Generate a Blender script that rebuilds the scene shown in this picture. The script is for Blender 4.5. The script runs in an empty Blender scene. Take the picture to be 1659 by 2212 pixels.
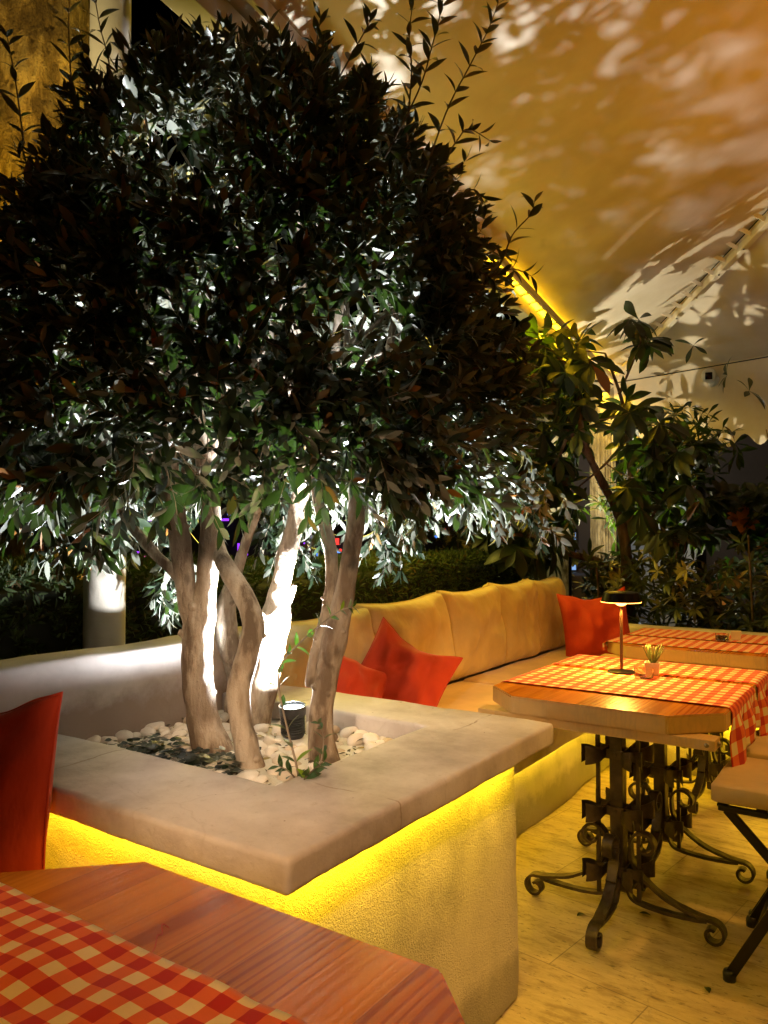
import bpy, bmesh, math, random
import numpy as np
from mathutils import Vector, Matrix, noise
PI = math.pi
R = math.radians
scene = bpy.context.scene
COL = scene.collection
random.seed(7)

# ------------------------------------------------------------------ camera
CAMH, YAW, PITCH, F = 1.30, R(34.4), R(1.7), 1673.0
cam = bpy.data.cameras.new('camera')
cam.sensor_fit = 'VERTICAL'; cam.sensor_height = 36.0; cam.sensor_width = 27.0
cam.lens = F/2212*36.0
cam.clip_start = 0.05; cam.clip_end = 400
camo = bpy.data.objects.new('camera', cam)
camo.location = (0, 0, CAMH)
camo.rotation_euler = (R(90)+PITCH, 0, YAW)
COL.objects.link(camo)
scene.camera = camo
CR = Vector((math.cos(YAW), math.sin(YAW), 0))
CV = Vector((-math.sin(YAW), math.cos(YAW), 0))
def cw(x, z, h=0.0):
    """plan position given right/forward distances from the photographer's spot"""
    p = CR*x+CV*z
    return Vector((p.x, p.y, h))
def at(u, v, z):
    """world point seen along a sight line at forward distance z"""
    p = cw((u-829.5)/F*z, z)
    p.z = CAMH+(1155-v)/F*z
    return p

# ------------------------------------------------------------------ world
world = bpy.data.worlds.new('World'); scene.world = world; world.use_nodes = True
wn = world.node_tree
bg = wn.nodes['Background']
sky = wn.nodes.new('ShaderNodeTexSky'); sky.sky_type = 'NISHITA'; sky.sun_disc = False
sky.sun_elevation = R(-6); sky.sun_rotation = R(200)
wn.links.new(sky.outputs[0], bg.inputs[0]); bg.inputs[1].default_value = 0.05
scene.view_settings.view_transform = 'Standard'
scene.view_settings.look = 'None'
scene.view_settings.exposure = 0.0
scene.view_settings.gamma = 1.0

# ------------------------------------------------------------------ lamps
def lamp(name, kind, loc, energy, color, target=None, **kw):
    l = bpy.data.lights.new(name, kind); l.energy = energy; l.color = color
    for k, v in kw.items(): setattr(l, k, v)
    o = bpy.data.objects.new(name, l); o.location = loc; COL.objects.link(o)
    if target is not None:
        d = Vector(target)-Vector(loc)
        o.rotation_euler = d.to_track_quat('-Z', 'Y').to_euler()
    return o
LED = (1.0, 0.60, 0.012)
WARM = (1.0, 0.45, 0.085)
def led_line(name, a, b, energy, width, down=(0, 0, -1)):
    a = Vector(a); b = Vector(b); L = (b-a).length
    l = bpy.data.lights.new(name, 'AREA'); l.shape = 'RECTANGLE'; l.size = L; l.size_y = width
    l.energy = energy; l.color = LED
    o = bpy.data.objects.new(name, l)
    x = (b-a).normalized(); z = -Vector(down).normalized(); y = z.cross(x).normalized(); z = x.cross(y)
    m = Matrix((x, y, z)).transposed().to_4x4(); m.translation = (a+b)/2
    o.matrix_world = m; COL.objects.link(o)
    return o
led_line('strip_light', (-1.85, 1.018, .700), (-.905, 1.018, .700), 2.1, .012, (0, .25, -1))
led_line('strip_light', (-.900, 1.03, .700), (-.900, 2.03, .700), 3.3, .012, (-.25, 0, -1))
led_line('strip_light', (-1.385, 2.16, .318), (-1.385, 4.6, .318), 27, .012, (.15, 0, -1))
led_line('strip_light', (-1.385, -.6, .318), (-1.385, .85, .318), 5.0, .012, (-.3, 0, -1))
led_line('strip_light', (-1.3, 4.385, .318), (.8, 4.385, .318), 9.0, .012, (0, -.1, -1))
SPOT1 = cw(-.262, 2.255, .822)
lamp('uplight_beam', 'SPOT', SPOT1, 460, (.93, .97, 1.0), target=SPOT1+Vector((-.03, -.03, 1)), spot_size=R(168), spot_blend=1.0, shadow_soft_size=.018)
SPOT2 = cw(1.50, 6.25, 1.25)
lamp('uplight_beam', 'SPOT', SPOT2, 150, (1.0, .88, .60), target=SPOT2+cw(.85, .12, .60), spot_size=R(170), spot_blend=.6, shadow_soft_size=.006)
# unseen warm restaurant lamps, with fill spots added for slab, trunks, floor and canopy
AMB = (1.0, 0.365, 0.02)
def down(loc, e, tgt, size=95, col=WARM): return lamp('offscreen_downlight', 'SPOT', loc, e, col, target=tgt, spot_size=R(size), spot_blend=.7, shadow_soft_size=.07)
down((-.25, -.45, 2.7), 230, (-.60, .46, .75), 42, (1.0, .45, .05))
down((.15, -.25, 2.45), 120, (-1.02, 1.42, .72), 34, (1.0, .62, .34))  # added fill spot on the planter slab
lamp('trunk_fill', 'SPOT', (-.15, -.75, 1.75), 185, (1.0, .70, .42), target=(-1.34, 1.62, .90), spot_size=R(24), spot_blend=.8, shadow_soft_size=.05)  # added fill from the camera side for the trunk fronts, no fixture
down((.35, 2.9, 2.8), 95, (-.7, 3.0, .6), 85)
down((-.2, 3.9, 2.7), 26, (-1.3, 3.9, .6), 60)
down((.7, 1.6, 2.6), 42, (.2, 2.2, 0), 80, (1.0, .58, .03))  # added amber fill on the open floor
lamp('canopy_fill', 'SPOT', (2.3, 4.2, 1.6), 215, AMB, target=(2.1, 4.2, 5), spot_size=R(150), spot_blend=.6, shadow_soft_size=.15)  # pair of added upward spots brightening the canopy underside
lamp('canopy_fill', 'SPOT', (1.5, -.3, 1.7), 115, AMB, target=(1.45, -.2, 5), spot_size=R(128), spot_blend=.6, shadow_soft_size=.15)
lamp('offscreen_lamp', 'POINT', (2.2, -1.0, 2.0), 9, WARM, shadow_soft_size=.12)  # unseen point light giving general warm fill
# amber uplight on the palm trunk, then an added fill spot brightening the left column
lamp('palm_uplight', 'SPOT', cw(-1.35, 3.0, 1.75), 260, (1.0, .58, .04), target=cw(-1.62, 3.75, 3.1), spot_size=R(90), spot_blend=.6, shadow_soft_size=.04)

lamp('column_fill', 'SPOT', cw(-1.22, 2.30, 2.1), 60, (1.0, .80, .35), target=cw(-.975, 2.71, 3.0), spot_size=R(90), spot_blend=.6, shadow_soft_size=.04)

# ------------------------------------------------------------------ helpers
def tag(o, label=None, cat=None, group=None, kind=None):
    if label: o['label'] = label
    if cat: o['category'] = cat
    if group: o['group'] = group
    if kind: o['kind'] = kind
    return o
def empty(name, loc=(0, 0, 0), rz=0, label=None, cat=None, group=None):
    o = bpy.data.objects.new(name, None); o.location = loc; o.rotation_euler = (0, 0, rz)
    o.empty_display_size = .05
    COL.objects.link(o)
    return tag(o, label, cat, group)
def copy_tree(o, parent=None):
    c = o.copy(); COL.objects.link(c)
    if parent is not None: c.parent = parent
    for ch in [x for x in CH.get(o.name, [])]:
        d = copy_tree(ch, c)
    return c
CH = {}
class MB:
    def __init__(s): s.v = []; s.f = []; s.m = []; s.uv = None; s.cur = 0
    def add(s, vs, fs):
        b = len(s.v); s.v.extend([tuple(p) for p in vs])
        for f in fs: s.f.append(tuple(i+b for i in f)); s.m.append(s.cur)
    def box(s, c, d, rot=None, bev=0.0, seg=2):
        bm = bmesh.new(); bmesh.ops.create_cube(bm, size=1)
        for v in bm.verts: v.co = Vector((v.co.x*d[0], v.co.y*d[1], v.co.z*d[2]))
        if bev > 0: bmesh.ops.bevel(bm, geom=bm.edges[:], offset=bev, segments=seg, affect='EDGES', profile=.6)
        M = Matrix.Translation(c) @ (rot.to_4x4() if rot is not None else Matrix.Identity(4))
        bm.verts.index_update()
        s.add([M @ v.co for v in bm.verts], [[v.index for v in f.verts] for f in bm.faces]); bm.free()
    def bar(s, a, b, w, t, up=(0, 0, 1), bev=0.0):
        a = Vector(a); b = Vector(b); x = (b-a).normalized(); u = Vector(up)
        y = u.cross(x).normalized(); z = x.cross(y)
        s.box((a+b)/2, ((b-a).length, w, t), Matrix((x, y, z)).transposed(), bev)
    def tube(s, pts, rad, n=10, cap=True, fn=None):
        pts = [Vector(p) for p in pts]
        if not hasattr(rad, '__len__'): rad = [rad]*len(pts)
        T = []
        for i in range(len(pts)):
            a = pts[max(i-1, 0)]; b = pts[min(i+1, len(pts)-1)]; T.append((b-a).normalized())
        u = T[0].orthogonal().normalized()
        vs = []
        for i, p in enumerate(pts):
            u = (u-T[i]*u.dot(T[i])).normalized(); w = T[i].cross(u)
            for k in range(n):
                an = 2*PI*k/n; d = u*math.cos(an)+w*math.sin(an)
                r = rad[i]
                q = p+d*r
                if fn: q = q+d*fn(q, r)
                vs.append(q)
        fs = [(i*n+k, i*n+(k+1) % n, (i+1)*n+(k+1) % n, (i+1)*n+k) for i in range(len(pts)-1) for k in range(n)]
        if cap:
            fs.append(tuple(range(n-1, -1, -1))); fs.append(tuple((len(pts)-1)*n+k for k in range(n)))
        s.add(vs, fs)
    def lathe(s, prof, c=(0, 0, 0), n=32, axis=None):
        M = Matrix.Translation(c)
        if axis is not None: M = M @ Vector(axis).to_track_quat('Z', 'Y').to_matrix().to_4x4()
        vs = []
        for r, z in prof:
            for k in range(n):
                a = 2*PI*k/n; vs.append(M @ Vector((max(r, 1e-5)*math.cos(a), max(r, 1e-5)*math.sin(a), z)))
        fs = [(i*n+k, i*n+(k+1) % n, (i+1)*n+(k+1) % n, (i+1)*n+k) for i in range(len(prof)-1) for k in range(n)]
        s.add(vs, fs)
    def strip(s, path, axis, org, side, width, thick):
        """flat bar swept along a path in the plane (axis, Z); side = width direction"""
        n = len(path); vs = []
        for i in range(n):
            r0, z0 = path[max(i-1, 0)]; r1, z1 = path[min(i+1, n-1)]
            t = Vector((r1-r0, z1-z0)).normalized(); nn = Vector((-t.y, t.x))
            r, z = path[i]
            w = width[i] if hasattr(width, '__len__') else width
            h = thick/2
            for sw, sn in ((-1, -1), (1, -1), (1, 1), (-1, 1)):
                q = org+axis*(r+nn.x*h*sn)+Vector((0, 0, 1))*(z+nn.y*h*sn)+side*(sw*w/2)
                vs.append(q)
        fs = [(i*4+k, i*4+(k+1) % 4, (i+1)*4+(k+1) % 4, (i+1)*4+k) for i in range(n-1) for k in range(4)]
        fs += [(3, 2, 1, 0), tuple((n-1)*4+k for k in range(4))]
        s.add(vs, fs)
    def build(s, name, mat, parent=None, smooth=False, angle=None):
        me = bpy.data.meshes.new(name)
        me.from_pydata([tuple(v) for v in s.v], [], s.f)
        mats = mat if isinstance(mat, (list, tuple)) else [mat]
        for m in mats: me.materials.append(m)
        if len(mats) > 1: me.polygons.foreach_set('material_index', s.m)
        me.validate(); 
        bm = bmesh.new(); bm.from_mesh(me); bmesh.ops.recalc_face_normals(bm, faces=bm.faces); bm.to_mesh(me); bm.free()
        if smooth: smooth_me(me, angle)
        o = bpy.data.objects.new(name, me); COL.objects.link(o)
        if parent is not None:
            o.parent = parent; CH.setdefault(parent.name, []).append(o)
        return o
def smooth_me(me, angle=None):
    me.polygons.foreach_set('use_smooth', [True]*len(me.polygons))
    if angle is not None:
        bm = bmesh.new(); bm.from_mesh(me)
        for e in bm.edges:
            if len(e.link_faces) == 2 and e.calc_face_angle(0) > angle: e.smooth = False
        bm.to_mesh(me); bm.free()
def catmull(pts, sub=6):
    P_ = [Vector(p) for p in pts]; out = []
    for i in range(len(P_)-1):
        p0 = P_[max(i-1, 0)]; p1 = P_[i]; p2 = P_[i+1]; p3 = P_[min(i+2, len(P_)-1)]
        for k in range(sub):
            t = k/sub
            out.append(.5*((2*p1)+(p2-p0)*t+(2*p0-5*p1+4*p2-p3)*t*t+(3*p1-p0-3*p2+p3)*t**3))
    out.append(P_[-1]); return out
def lerp_list(r, n):
    out = []
    for i in range(n):
        t = i/(n-1)*(len(r)-1); k = min(int(t), len(r)-2); out.append(r[k]+(r[k+1]-r[k])*(t-k))
    return out
def nz(p, s=1.0, seed=0.0): return noise.noise(Vector((p[0]*s+seed, p[1]*s+seed*1.7, p[2]*s-seed)))
def rough_box(x0, x1, y0, y1, z0, z1, cell=.06, amp=.004, freq=5, seed=0, rnd=.015, amp2=0):
    """box of small quads with softened, slightly wavy faces (hand-finished plaster)"""
    nx, ny, nzc = [max(1, int(round((b-a)/cell))) for a, b in ((x0, x1), (y0, y1), (z0, z1))]
    idx = {}; vs = []; fs = []
    c = Vector(((x0+x1)/2, (y0+y1)/2, (z0+z1)/2)); h = Vector(((x1-x0)/2, (y1-y0)/2, (z1-z0)/2))
    # add edge loops close to the borders so that rounding stays small
    def ax(a, b, n):
        l = [a+(b-a)*i/n for i in range(n+1)]
        if (b-a) > 4*rnd: l = sorted(set([a, a+rnd*.35, a+rnd]+[t for t in l if a+rnd*1.5 < t < b-rnd*1.5]+[b-rnd, b-rnd*.35, b]))
        return l
    AX = [ax(x0, x1, nx), ax(y0, y1, ny), ax(z0, z1, nzc)]
    def V(p):
        k = (round(p[0], 5), round(p[1], 5), round(p[2], 5))
        if k in idx: return idx[k]
        q = Vector(p)
        inner = Vector([max(min(q[i], c[i]+h[i]-rnd), c[i]-h[i]+rnd) for i in range(3)])
        d = q-inner
        if d.length > 1e-6:
            nrm = d.normalized(); q = inner+nrm*min(rnd, d.length*1.0 if d.length < rnd else rnd)
        else: nrm = Vector((0, 0, 1))
        a = nz(q, freq, seed)*amp+nz(q, freq*4.1, seed+3)*amp*.4+(nz(q, 1.3, seed+9)*amp2)
        q = q+nrm*a
        idx[k] = len(vs); vs.append(q); return idx[k]
    for a in range(3):
        b, d = [(1, 2), (2, 0), (0, 1)][a]
        for side in (0, 1):
            fix = AX[a][0] if side == 0 else AX[a][-1]
            for i in range(len(AX[b])-1):
                for j in range(len(AX[d])-1):
                    cr = []
                    for bi, dj in ((i, j), (i+1, j), (i+1, j+1), (i, j+1)):
                        p = [0, 0, 0]; p[a] = fix; p[b] = AX[b][bi]; p[d] = AX[d][dj]; cr.append(V(p))
                    if side == 0: cr.reverse()
                    if len(set(cr)) >= 3: fs.append(tuple(cr))
    m = MB(); m.add(vs, fs); return m

# ------------------------------------------------------------------ materials
def mat(name):
    m = bpy.data.materials.new(name); m.use_nodes = True
    return m, m.node_tree, m.node_tree.nodes['Principled BSDF']
def N(nt, t, **kw):
    n = nt.nodes.new(t)
    for k, v in kw.items():
        if k.startswith('i_'):
            key = k[2:]; key = int(key) if key.isdigit() else key
            n.inputs[key].default_value = v
        else: setattr(n, k, v)
    return n
def ramp(nt, fac, stops):
    r = nt.nodes.new('ShaderNodeValToRGB'); e = r.color_ramp.elements
    while len(e) < len(stops): e.new(.5)
    for i, (p, c) in enumerate(stops):
        e[i].position = p; e[i].color = (*c, 1) if len(c) == 3 else c
    nt.links.new(fac, r.inputs[0]); return r.outputs[0]
def coords(nt, kind='Object', scale=(1, 1, 1), rot=(0, 0, 0)):
    if kind == 'World':
        t = N(nt, 'ShaderNodeNewGeometry').outputs['Position']
    else:
        t = N(nt, 'ShaderNodeTexCoord').outputs[kind]
    mp = N(nt, 'ShaderNodeMapping'); mp.inputs['Scale'].default_value = scale; mp.inputs['Rotation'].default_value = rot
    nt.links.new(t, mp.inputs[0]); return mp.outputs[0]
def noise_tex(nt, vec, scale, detail=4, rough=.55, out='Fac'):
    n = N(nt, 'ShaderNodeTexNoise'); n.inputs['Scale'].default_value = scale; n.inputs['Detail'].default_value = detail
    n.inputs['Roughness'].default_value = rough; nt.links.new(vec, n.inputs['Vector']); return n.outputs[out]
def bump(nt, bs, height, strength, dist, prev=None):
    b = N(nt, 'ShaderNodeBump'); b.inputs['Strength'].default_value = strength; b.inputs['Distance'].default_value = dist
    nt.links.new(height, b.inputs['Height'])
    if prev is not None: nt.links.new(prev, b.inputs['Normal'])
    nt.links.new(b.outputs[0], bs.inputs['Normal']); return b.outputs[0]
def mixc(nt, fac, a, b, mode='MIX'):
    m = N(nt, 'ShaderNodeMix', data_type='RGBA', blend_type=mode)
    for sock, val in ((m.inputs[0], fac), (m.inputs[6], a), (m.inputs[7], b)):
        if hasattr(val, 'is_output') or isinstance(val, bpy.types.NodeSocket): nt.links.new(val, sock)
        else: sock.default_value = val if not isinstance(val, tuple) else ((*val, 1) if len(val) == 3 else val)
    return m.outputs[2]
def mth(nt, op, a, b=None):
    n = N(nt, 'ShaderNodeMath', operation=op)
    for i, val in enumerate((a, b)):
        if val is None: continue
        if isinstance(val, (int, float)): n.inputs[i].default_value = val
        else: nt.links.new(val, n.inputs[i])
    return n.outputs[0]

def simple(name, col, rough=.6, metal=0, var=.15, vs=8, bs=0, bsc=60, bd=.002, spec=.5):
    m, nt, p = mat(name); v = coords(nt)
    f = noise_tex(nt, v, vs, 5)
    c = ramp(nt, f, [(.3, tuple(x*(1-var) for x in col)), (.7, tuple(min(1, x*(1+var)) for x in col))])
    nt.links.new(c, p.inputs['Base Color']); p.inputs['Roughness'].default_value = rough; p.inputs['Metallic'].default_value = metal
    p.inputs['Specular IOR Level'].default_value = spec
    if bs: bump(nt, p, noise_tex(nt, v, bsc, 4), bs, bd)
    return m
def m_stucco(name, col, strength=1.0, scale=55, dist=.006):
    m, nt, p = mat(name); v = coords(nt, 'World')
    f = noise_tex(nt, v, 2.2, 6, .6)
    c = ramp(nt, f, [(.38, tuple(x*.68 for x in col)), (.5, col), (.62, tuple(min(1, x*1.12) for x in col))])
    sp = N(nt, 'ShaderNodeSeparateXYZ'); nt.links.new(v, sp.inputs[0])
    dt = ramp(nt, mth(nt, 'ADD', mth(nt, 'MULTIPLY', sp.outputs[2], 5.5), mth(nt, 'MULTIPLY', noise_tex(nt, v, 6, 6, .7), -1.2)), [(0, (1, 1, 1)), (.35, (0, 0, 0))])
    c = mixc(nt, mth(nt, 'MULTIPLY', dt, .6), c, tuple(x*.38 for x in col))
    nt.links.new(c, p.inputs['Base Color']); p.inputs['Roughness'].default_value = .75
    vv = N(nt, 'ShaderNodeTexVoronoi', feature='SMOOTH_F1'); vv.inputs['Scale'].default_value = scale*1.6
    nd = noise_tex(nt, v, scale*.5, 3, .6, 'Color')
    mixv = N(nt, 'ShaderNodeMix', data_type='VECTOR'); mixv.inputs[0].default_value = .06
    nt.links.new(v, mixv.inputs[4]); nt.links.new(nd, mixv.inputs[5]); nt.links.new(mixv.outputs[1], vv.inputs['Vector'])
    h = mth(nt, 'ADD', vv.outputs['Distance'], mth(nt, 'MULTIPLY', noise_tex(nt, v, scale*1.2, 5, .65), 1.2))
    b1 = bump(nt, p, noise_tex(nt, v, 6, 3), .6, .02)
    bump(nt, p, h, strength, dist, b1)
    return m
M = {}
M['stucco'] = m_stucco('stucco', (.72, .68, .58), .9, 115, .004)
M['plaster_wall'] = m_stucco('plaster_wall', (.66, .60, .56), .35, 22, .004)
def m_slab():
    m, nt, p = mat('painted_slab'); v = coords(nt, 'World')
    f = noise_tex(nt, v, 3.5, 7, .6); g = noise_tex(nt, v, 38, 4, .7)
    c = ramp(nt, f, [(.36, (.36, .31, .28)), (.48, (.52, .465, .435)), (.62, (.66, .61, .58))])
    c2 = mixc(nt, ramp(nt, g, [(.60, (0, 0, 0)), (.74, (.5, .5, .5))]), c, (.36, .29, .22))
    # hairline joint of the slab mortar
    vo = N(nt, 'ShaderNodeTexVoronoi', feature='DISTANCE_TO_EDGE'); vo.inputs['Scale'].default_value = 2.1
    nd = noise_tex(nt, v, 4, 4, .6, 'Color'); mv = N(nt, 'ShaderNodeMix', data_type='VECTOR'); mv.inputs[0].default_value = .12
    nt.links.new(v, mv.inputs[4]); nt.links.new(nd, mv.inputs[5]); nt.links.new(mv.outputs[1], vo.inputs['Vector'])
    cr = ramp(nt, vo.outputs['Distance'], [(0, (1, 1, 1)), (.006, (0, 0, 0))])
    c3 = mixc(nt, mth(nt, 'MULTIPLY', cr, .15), c2, (.30, .22, .15))
    sp = N(nt, 'ShaderNodeSeparateXYZ'); nt.links.new(v, sp.inputs[0]); wb = mth(nt, 'MULTIPLY', mth(nt, 'SUBTRACT', noise_tex(nt, v, 8, 5, .6), .5), .05)
    jx = mth(nt, 'LESS_THAN', mth(nt, 'ABSOLUTE', mth(nt, 'ADD', mth(nt, 'ADD', sp.outputs[0], 1.62), wb)), .0028)
    jy = mth(nt, 'MULTIPLY', mth(nt, 'LESS_THAN', mth(nt, 'ABSOLUTE', mth(nt, 'ADD', mth(nt, 'SUBTRACT', sp.outputs[1], 1.30), wb)), .0026), mth(nt, 'GREATER_THAN', sp.outputs[0], -1.14))
    jz = mth(nt, 'LESS_THAN', mth(nt, 'ABSOLUTE', mth(nt, 'ADD', mth(nt, 'ADD', sp.outputs[0], 1.04), wb)), .0026); jz = mth(nt, 'MULTIPLY', jz, mth(nt, 'GREATER_THAN', sp.outputs[1], 1.85))
    j = mth(nt, 'MULTIPLY', mth(nt, 'MAXIMUM', jx, mth(nt, 'MAXIMUM', jy, jz)), ramp(nt, noise_tex(nt, v, 9, 3), [(.40, (.1, .1, .1)), (.55, (.9, .9, .9))]))
    c3 = mixc(nt, j, c3, (.30, .24, .19))
    st_ = ramp(nt, noise_tex(nt, v, 55, 2, .5), [(.755, (0, 0, 0)), (.78, (.8, .8, .8))]); c3 = mixc(nt, st_, c3, (.16, .10, .06))
    nt.links.new(c3, p.inputs['Base Color']); p.inputs['Roughness'].default_value = .62
    b = bump(nt, p, noise_tex(nt, v, 14, 5, .6), .45, .008)
    bump(nt, p, mth(nt, 'SUBTRACT', g, mth(nt, 'MULTIPLY', cr, .25)), .35, .003, b)
    return m
M['slab'] = m_slab()
def m_wall_dirty():
    m, nt, p = mat('garden_wall'); v = coords(nt, 'World')
    f = noise_tex(nt, v, 2.5, 6, .6)
    base = ramp(nt, f, [(.38, (.44, .375, .35)), (.62, (.62, .55, .52))])
    sp = N(nt, 'ShaderNodeSeparateXYZ'); nt.links.new(v, sp.inputs[0])
    d = noise_tex(nt, v, 9, 7, .7)
    st = noise_tex(nt, coords(nt, 'World', (1, 18, 1.2)), 1.0, 4, .6)
    hgt = mth(nt, 'ADD', mth(nt, 'MULTIPLY', mth(nt, 'SUBTRACT', sp.outputs[2], .70), 8.0), mth(nt, 'MULTIPLY', d, -1.4))
    dirt = ramp(nt, hgt, [(.0, (1, 1, 1)), (.55, (0, 0, 0))])
    c = mixc(nt, mth(nt, 'MULTIPLY', dirt, .75), base, (.20, .13, .08))
    stf = mth(nt, 'MULTIPLY', ramp(nt, st, [(.55, (0, 0, 0)), (.75, (1, 1, 1))]), mth(nt, 'MULTIPLY', ramp(nt, sp.outputs[2], [(.72, (1, 1, 1)), (.86, (0, 0, 0))]), .35))
    c = mixc(nt, stf, c, (.30, .22, .18))
    nt.links.new(c, p.inputs['Base Color']); p.inputs['Roughness'].default_value = .8
    b = bump(nt, p, noise_tex(nt, v, 7, 4), .5, .012); bump(nt, p, noise_tex(nt, v, 60, 4), .25, .003, b)
    return m
M['wall'] = m_wall_dirty()
def m_floor():
    m, nt, p = mat('travertine_floor'); v = coords(nt, 'World', (1, 1, 1), (0, 0, R(8)))
    br = N(nt, 'ShaderNodeTexBrick', offset=.5); nt.links.new(v, br.inputs['Vector'])
    br.inputs['Scale'].default_value = 1.0; br.inputs['Brick Width'].default_value = .62; br.inputs['Row Height'].default_value = .42
    br.inputs['Mortar Size'].default_value = .0022; br.inputs['Mortar Smooth'].default_value = .3
    br.inputs['Color1'].default_value = (.47, .39, .25, 1); br.inputs['Color2'].default_value = (.60, .51, .34, 1); br.inputs['Mortar'].default_value = (.30, .25, .18, 1)
    veins = noise_tex(nt, coords(nt, 'World', (2.2, 6.5, 1), (0, 0, R(8))), 2.4, 9, .72)
    c = mixc(nt, .75, br.outputs['Color'], ramp(nt, veins, [(.38, (.42, .35, .25)), (.48, (.78, .74, .66)), (.60, (1, .98, .92))]), 'MULTIPLY')
    pit = noise_tex(nt, coords(nt, 'World', (14, 46, 1), (0, 0, R(8))), 1.5, 5, .7)
    pf = ramp(nt, pit, [(.58, (0, 0, 0)), (.62, (1, 1, 1))])
    c = mixc(nt, mth(nt, 'MULTIPLY', pf, .75), c, (.16, .12, .07))
    vo = N(nt, 'ShaderNodeTexVoronoi', feature='DISTANCE_TO_EDGE'); vo.inputs['Scale'].default_value = 1.3
    mv = N(nt, 'ShaderNodeMix', data_type='VECTOR'); mv.inputs[0].default_value = .2
    nt.links.new(v, mv.inputs[4]); nt.links.new(noise_tex(nt, v, 3, 6, .65, 'Color'), mv.inputs[5]); nt.links.new(mv.outputs[1], vo.inputs['Vector'])
    cr = ramp(nt, vo.outputs['Distance'], [(0, (1, 1, 1)), (.004, (0, 0, 0))])
    crm = mth(nt, 'MULTIPLY', cr, ramp(nt, noise_tex(nt, v, 1.1, 2), [(.5, (0, 0, 0)), (.6, (1, 1, 1))]))
    c = mixc(nt, mth(nt, 'MULTIPLY', crm, .25), c, (.14, .10, .05))
    nt.links.new(c, p.inputs['Base Color'])
    nt.links.new(ramp(nt, veins, [(.3, (.55, .55, .55)), (.7, (.36, .36, .36))]), p.inputs['Roughness'])
    b = bump(nt, p, noise_tex(nt, v, 9, 4), .25, .006)
    bump(nt, p, mth(nt, 'SUBTRACT', br.outputs['Fac'], mth(nt, 'ADD', pf, crm)), .25, .002, b)
    return m
M['floor'] = m_floor()
def m_wood(name, tint=1.0, end=False):
    m, nt, p = mat(name); v = coords(nt, 'Object')
    sp = N(nt, 'ShaderNodeSeparateXYZ'); nt.links.new(v, sp.inputs[0])
    idx = mth(nt, 'FLOOR', mth(nt, 'DIVIDE', mth(nt, 'ADD', sp.outputs[0], 5.03), .098))
    wnz = N(nt, 'ShaderNodeTexWhiteNoise', noise_dimensions='1D'); nt.links.new(idx, wnz.inputs['W'])
    cb = N(nt, 'ShaderNodeCombineXYZ')
    nt.links.new(mth(nt, 'MULTIPLY', sp.outputs[0], 1.0), cb.inputs[0]); nt.links.new(mth(nt, 'MULTIPLY', sp.outputs[1], .07 if not end else .5), cb.inputs[1])
    nt.links.new(mth(nt, 'ADD', mth(nt, 'MULTIPLY', sp.outputs[2], 1.0), mth(nt, 'MULTIPLY', wnz.outputs['Value'], 7.3)), cb.inputs[2])
    g = noise_tex(nt, cb.outputs[0], 17, 6, .55)
    w = N(nt, 'ShaderNodeTexWave', wave_type='BANDS', bands_direction='X'); nt.links.new(cb.outputs[0], w.inputs['Vector'])
    w.inputs['Scale'].default_value = 20; w.inputs['Distortion'].default_value = 7; w.inputs['Detail'].default_value = 2; w.inputs['Detail Scale'].default_value = 1.2
    ring = ramp(nt, w.outputs['Fac'], [(.55, (1, 1, 1)), (.93, (.62, .42, .3))])
    base = ramp(nt, wnz.outputs['Value'], [(0, tuple(x*tint for x in (.28, .080, .008))), (.35, tuple(x*tint for x in (.60, .235, .026))), (.7, tuple(x*tint for x in (.46, .14, .015))), (1, tuple(x*tint for x in (.80, .33, .05)))])
    grain = ramp(nt, g, [(.34, (.50, .36, .25)), (.47, (.88, .84, .78)), (.60, (1.06, 1.06, .95))])
    c = mixc(nt, .95, base, grain, 'MULTIPLY')
    sel = ramp(nt, mth(nt, 'FRACT', mth(nt, 'MULTIPLY', wnz.outputs['Value'], 3.7)), [(.45, (.0, .0, .0)), (.8, (.95, .95, .95))])
    c = mixc(nt, sel, c, ring, 'MULTIPLY')
    fr = mth(nt, 'FRACT', mth(nt, 'DIVIDE', mth(nt, 'ADD', sp.outputs[0], 5.03), .098))
    seam = mth(nt, 'ADD', mth(nt, 'LESS_THAN', fr, .012), mth(nt, 'GREATER_THAN', fr, .99))
    c = mixc(nt, mth(nt, 'MULTIPLY', seam, .3), c, (.10, .03, .01))
    if end: c = mixc(nt, .72, c, (.62, .47, .22))  # yellow LED light mixed into the board-end colour
    nt.links.new(c, p.inputs['Base Color']); p.inputs['Roughness'].default_value = .27 if not end else .6; p.inputs['Specular IOR Level'].default_value = .28
    p.inputs['Coat Weight'].default_value = 0; p.inputs['Coat Roughness'].default_value = .22
    bump(nt, p, mth(nt, 'ADD', mth(nt, 'MULTIPLY', w.outputs['Fac'], -.6), g), .25, .0015)
    return m
M['wood'] = m_wood('varnished_boards'); M['wood_edge'] = m_wood('board_ends', 1.0, True)
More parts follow.
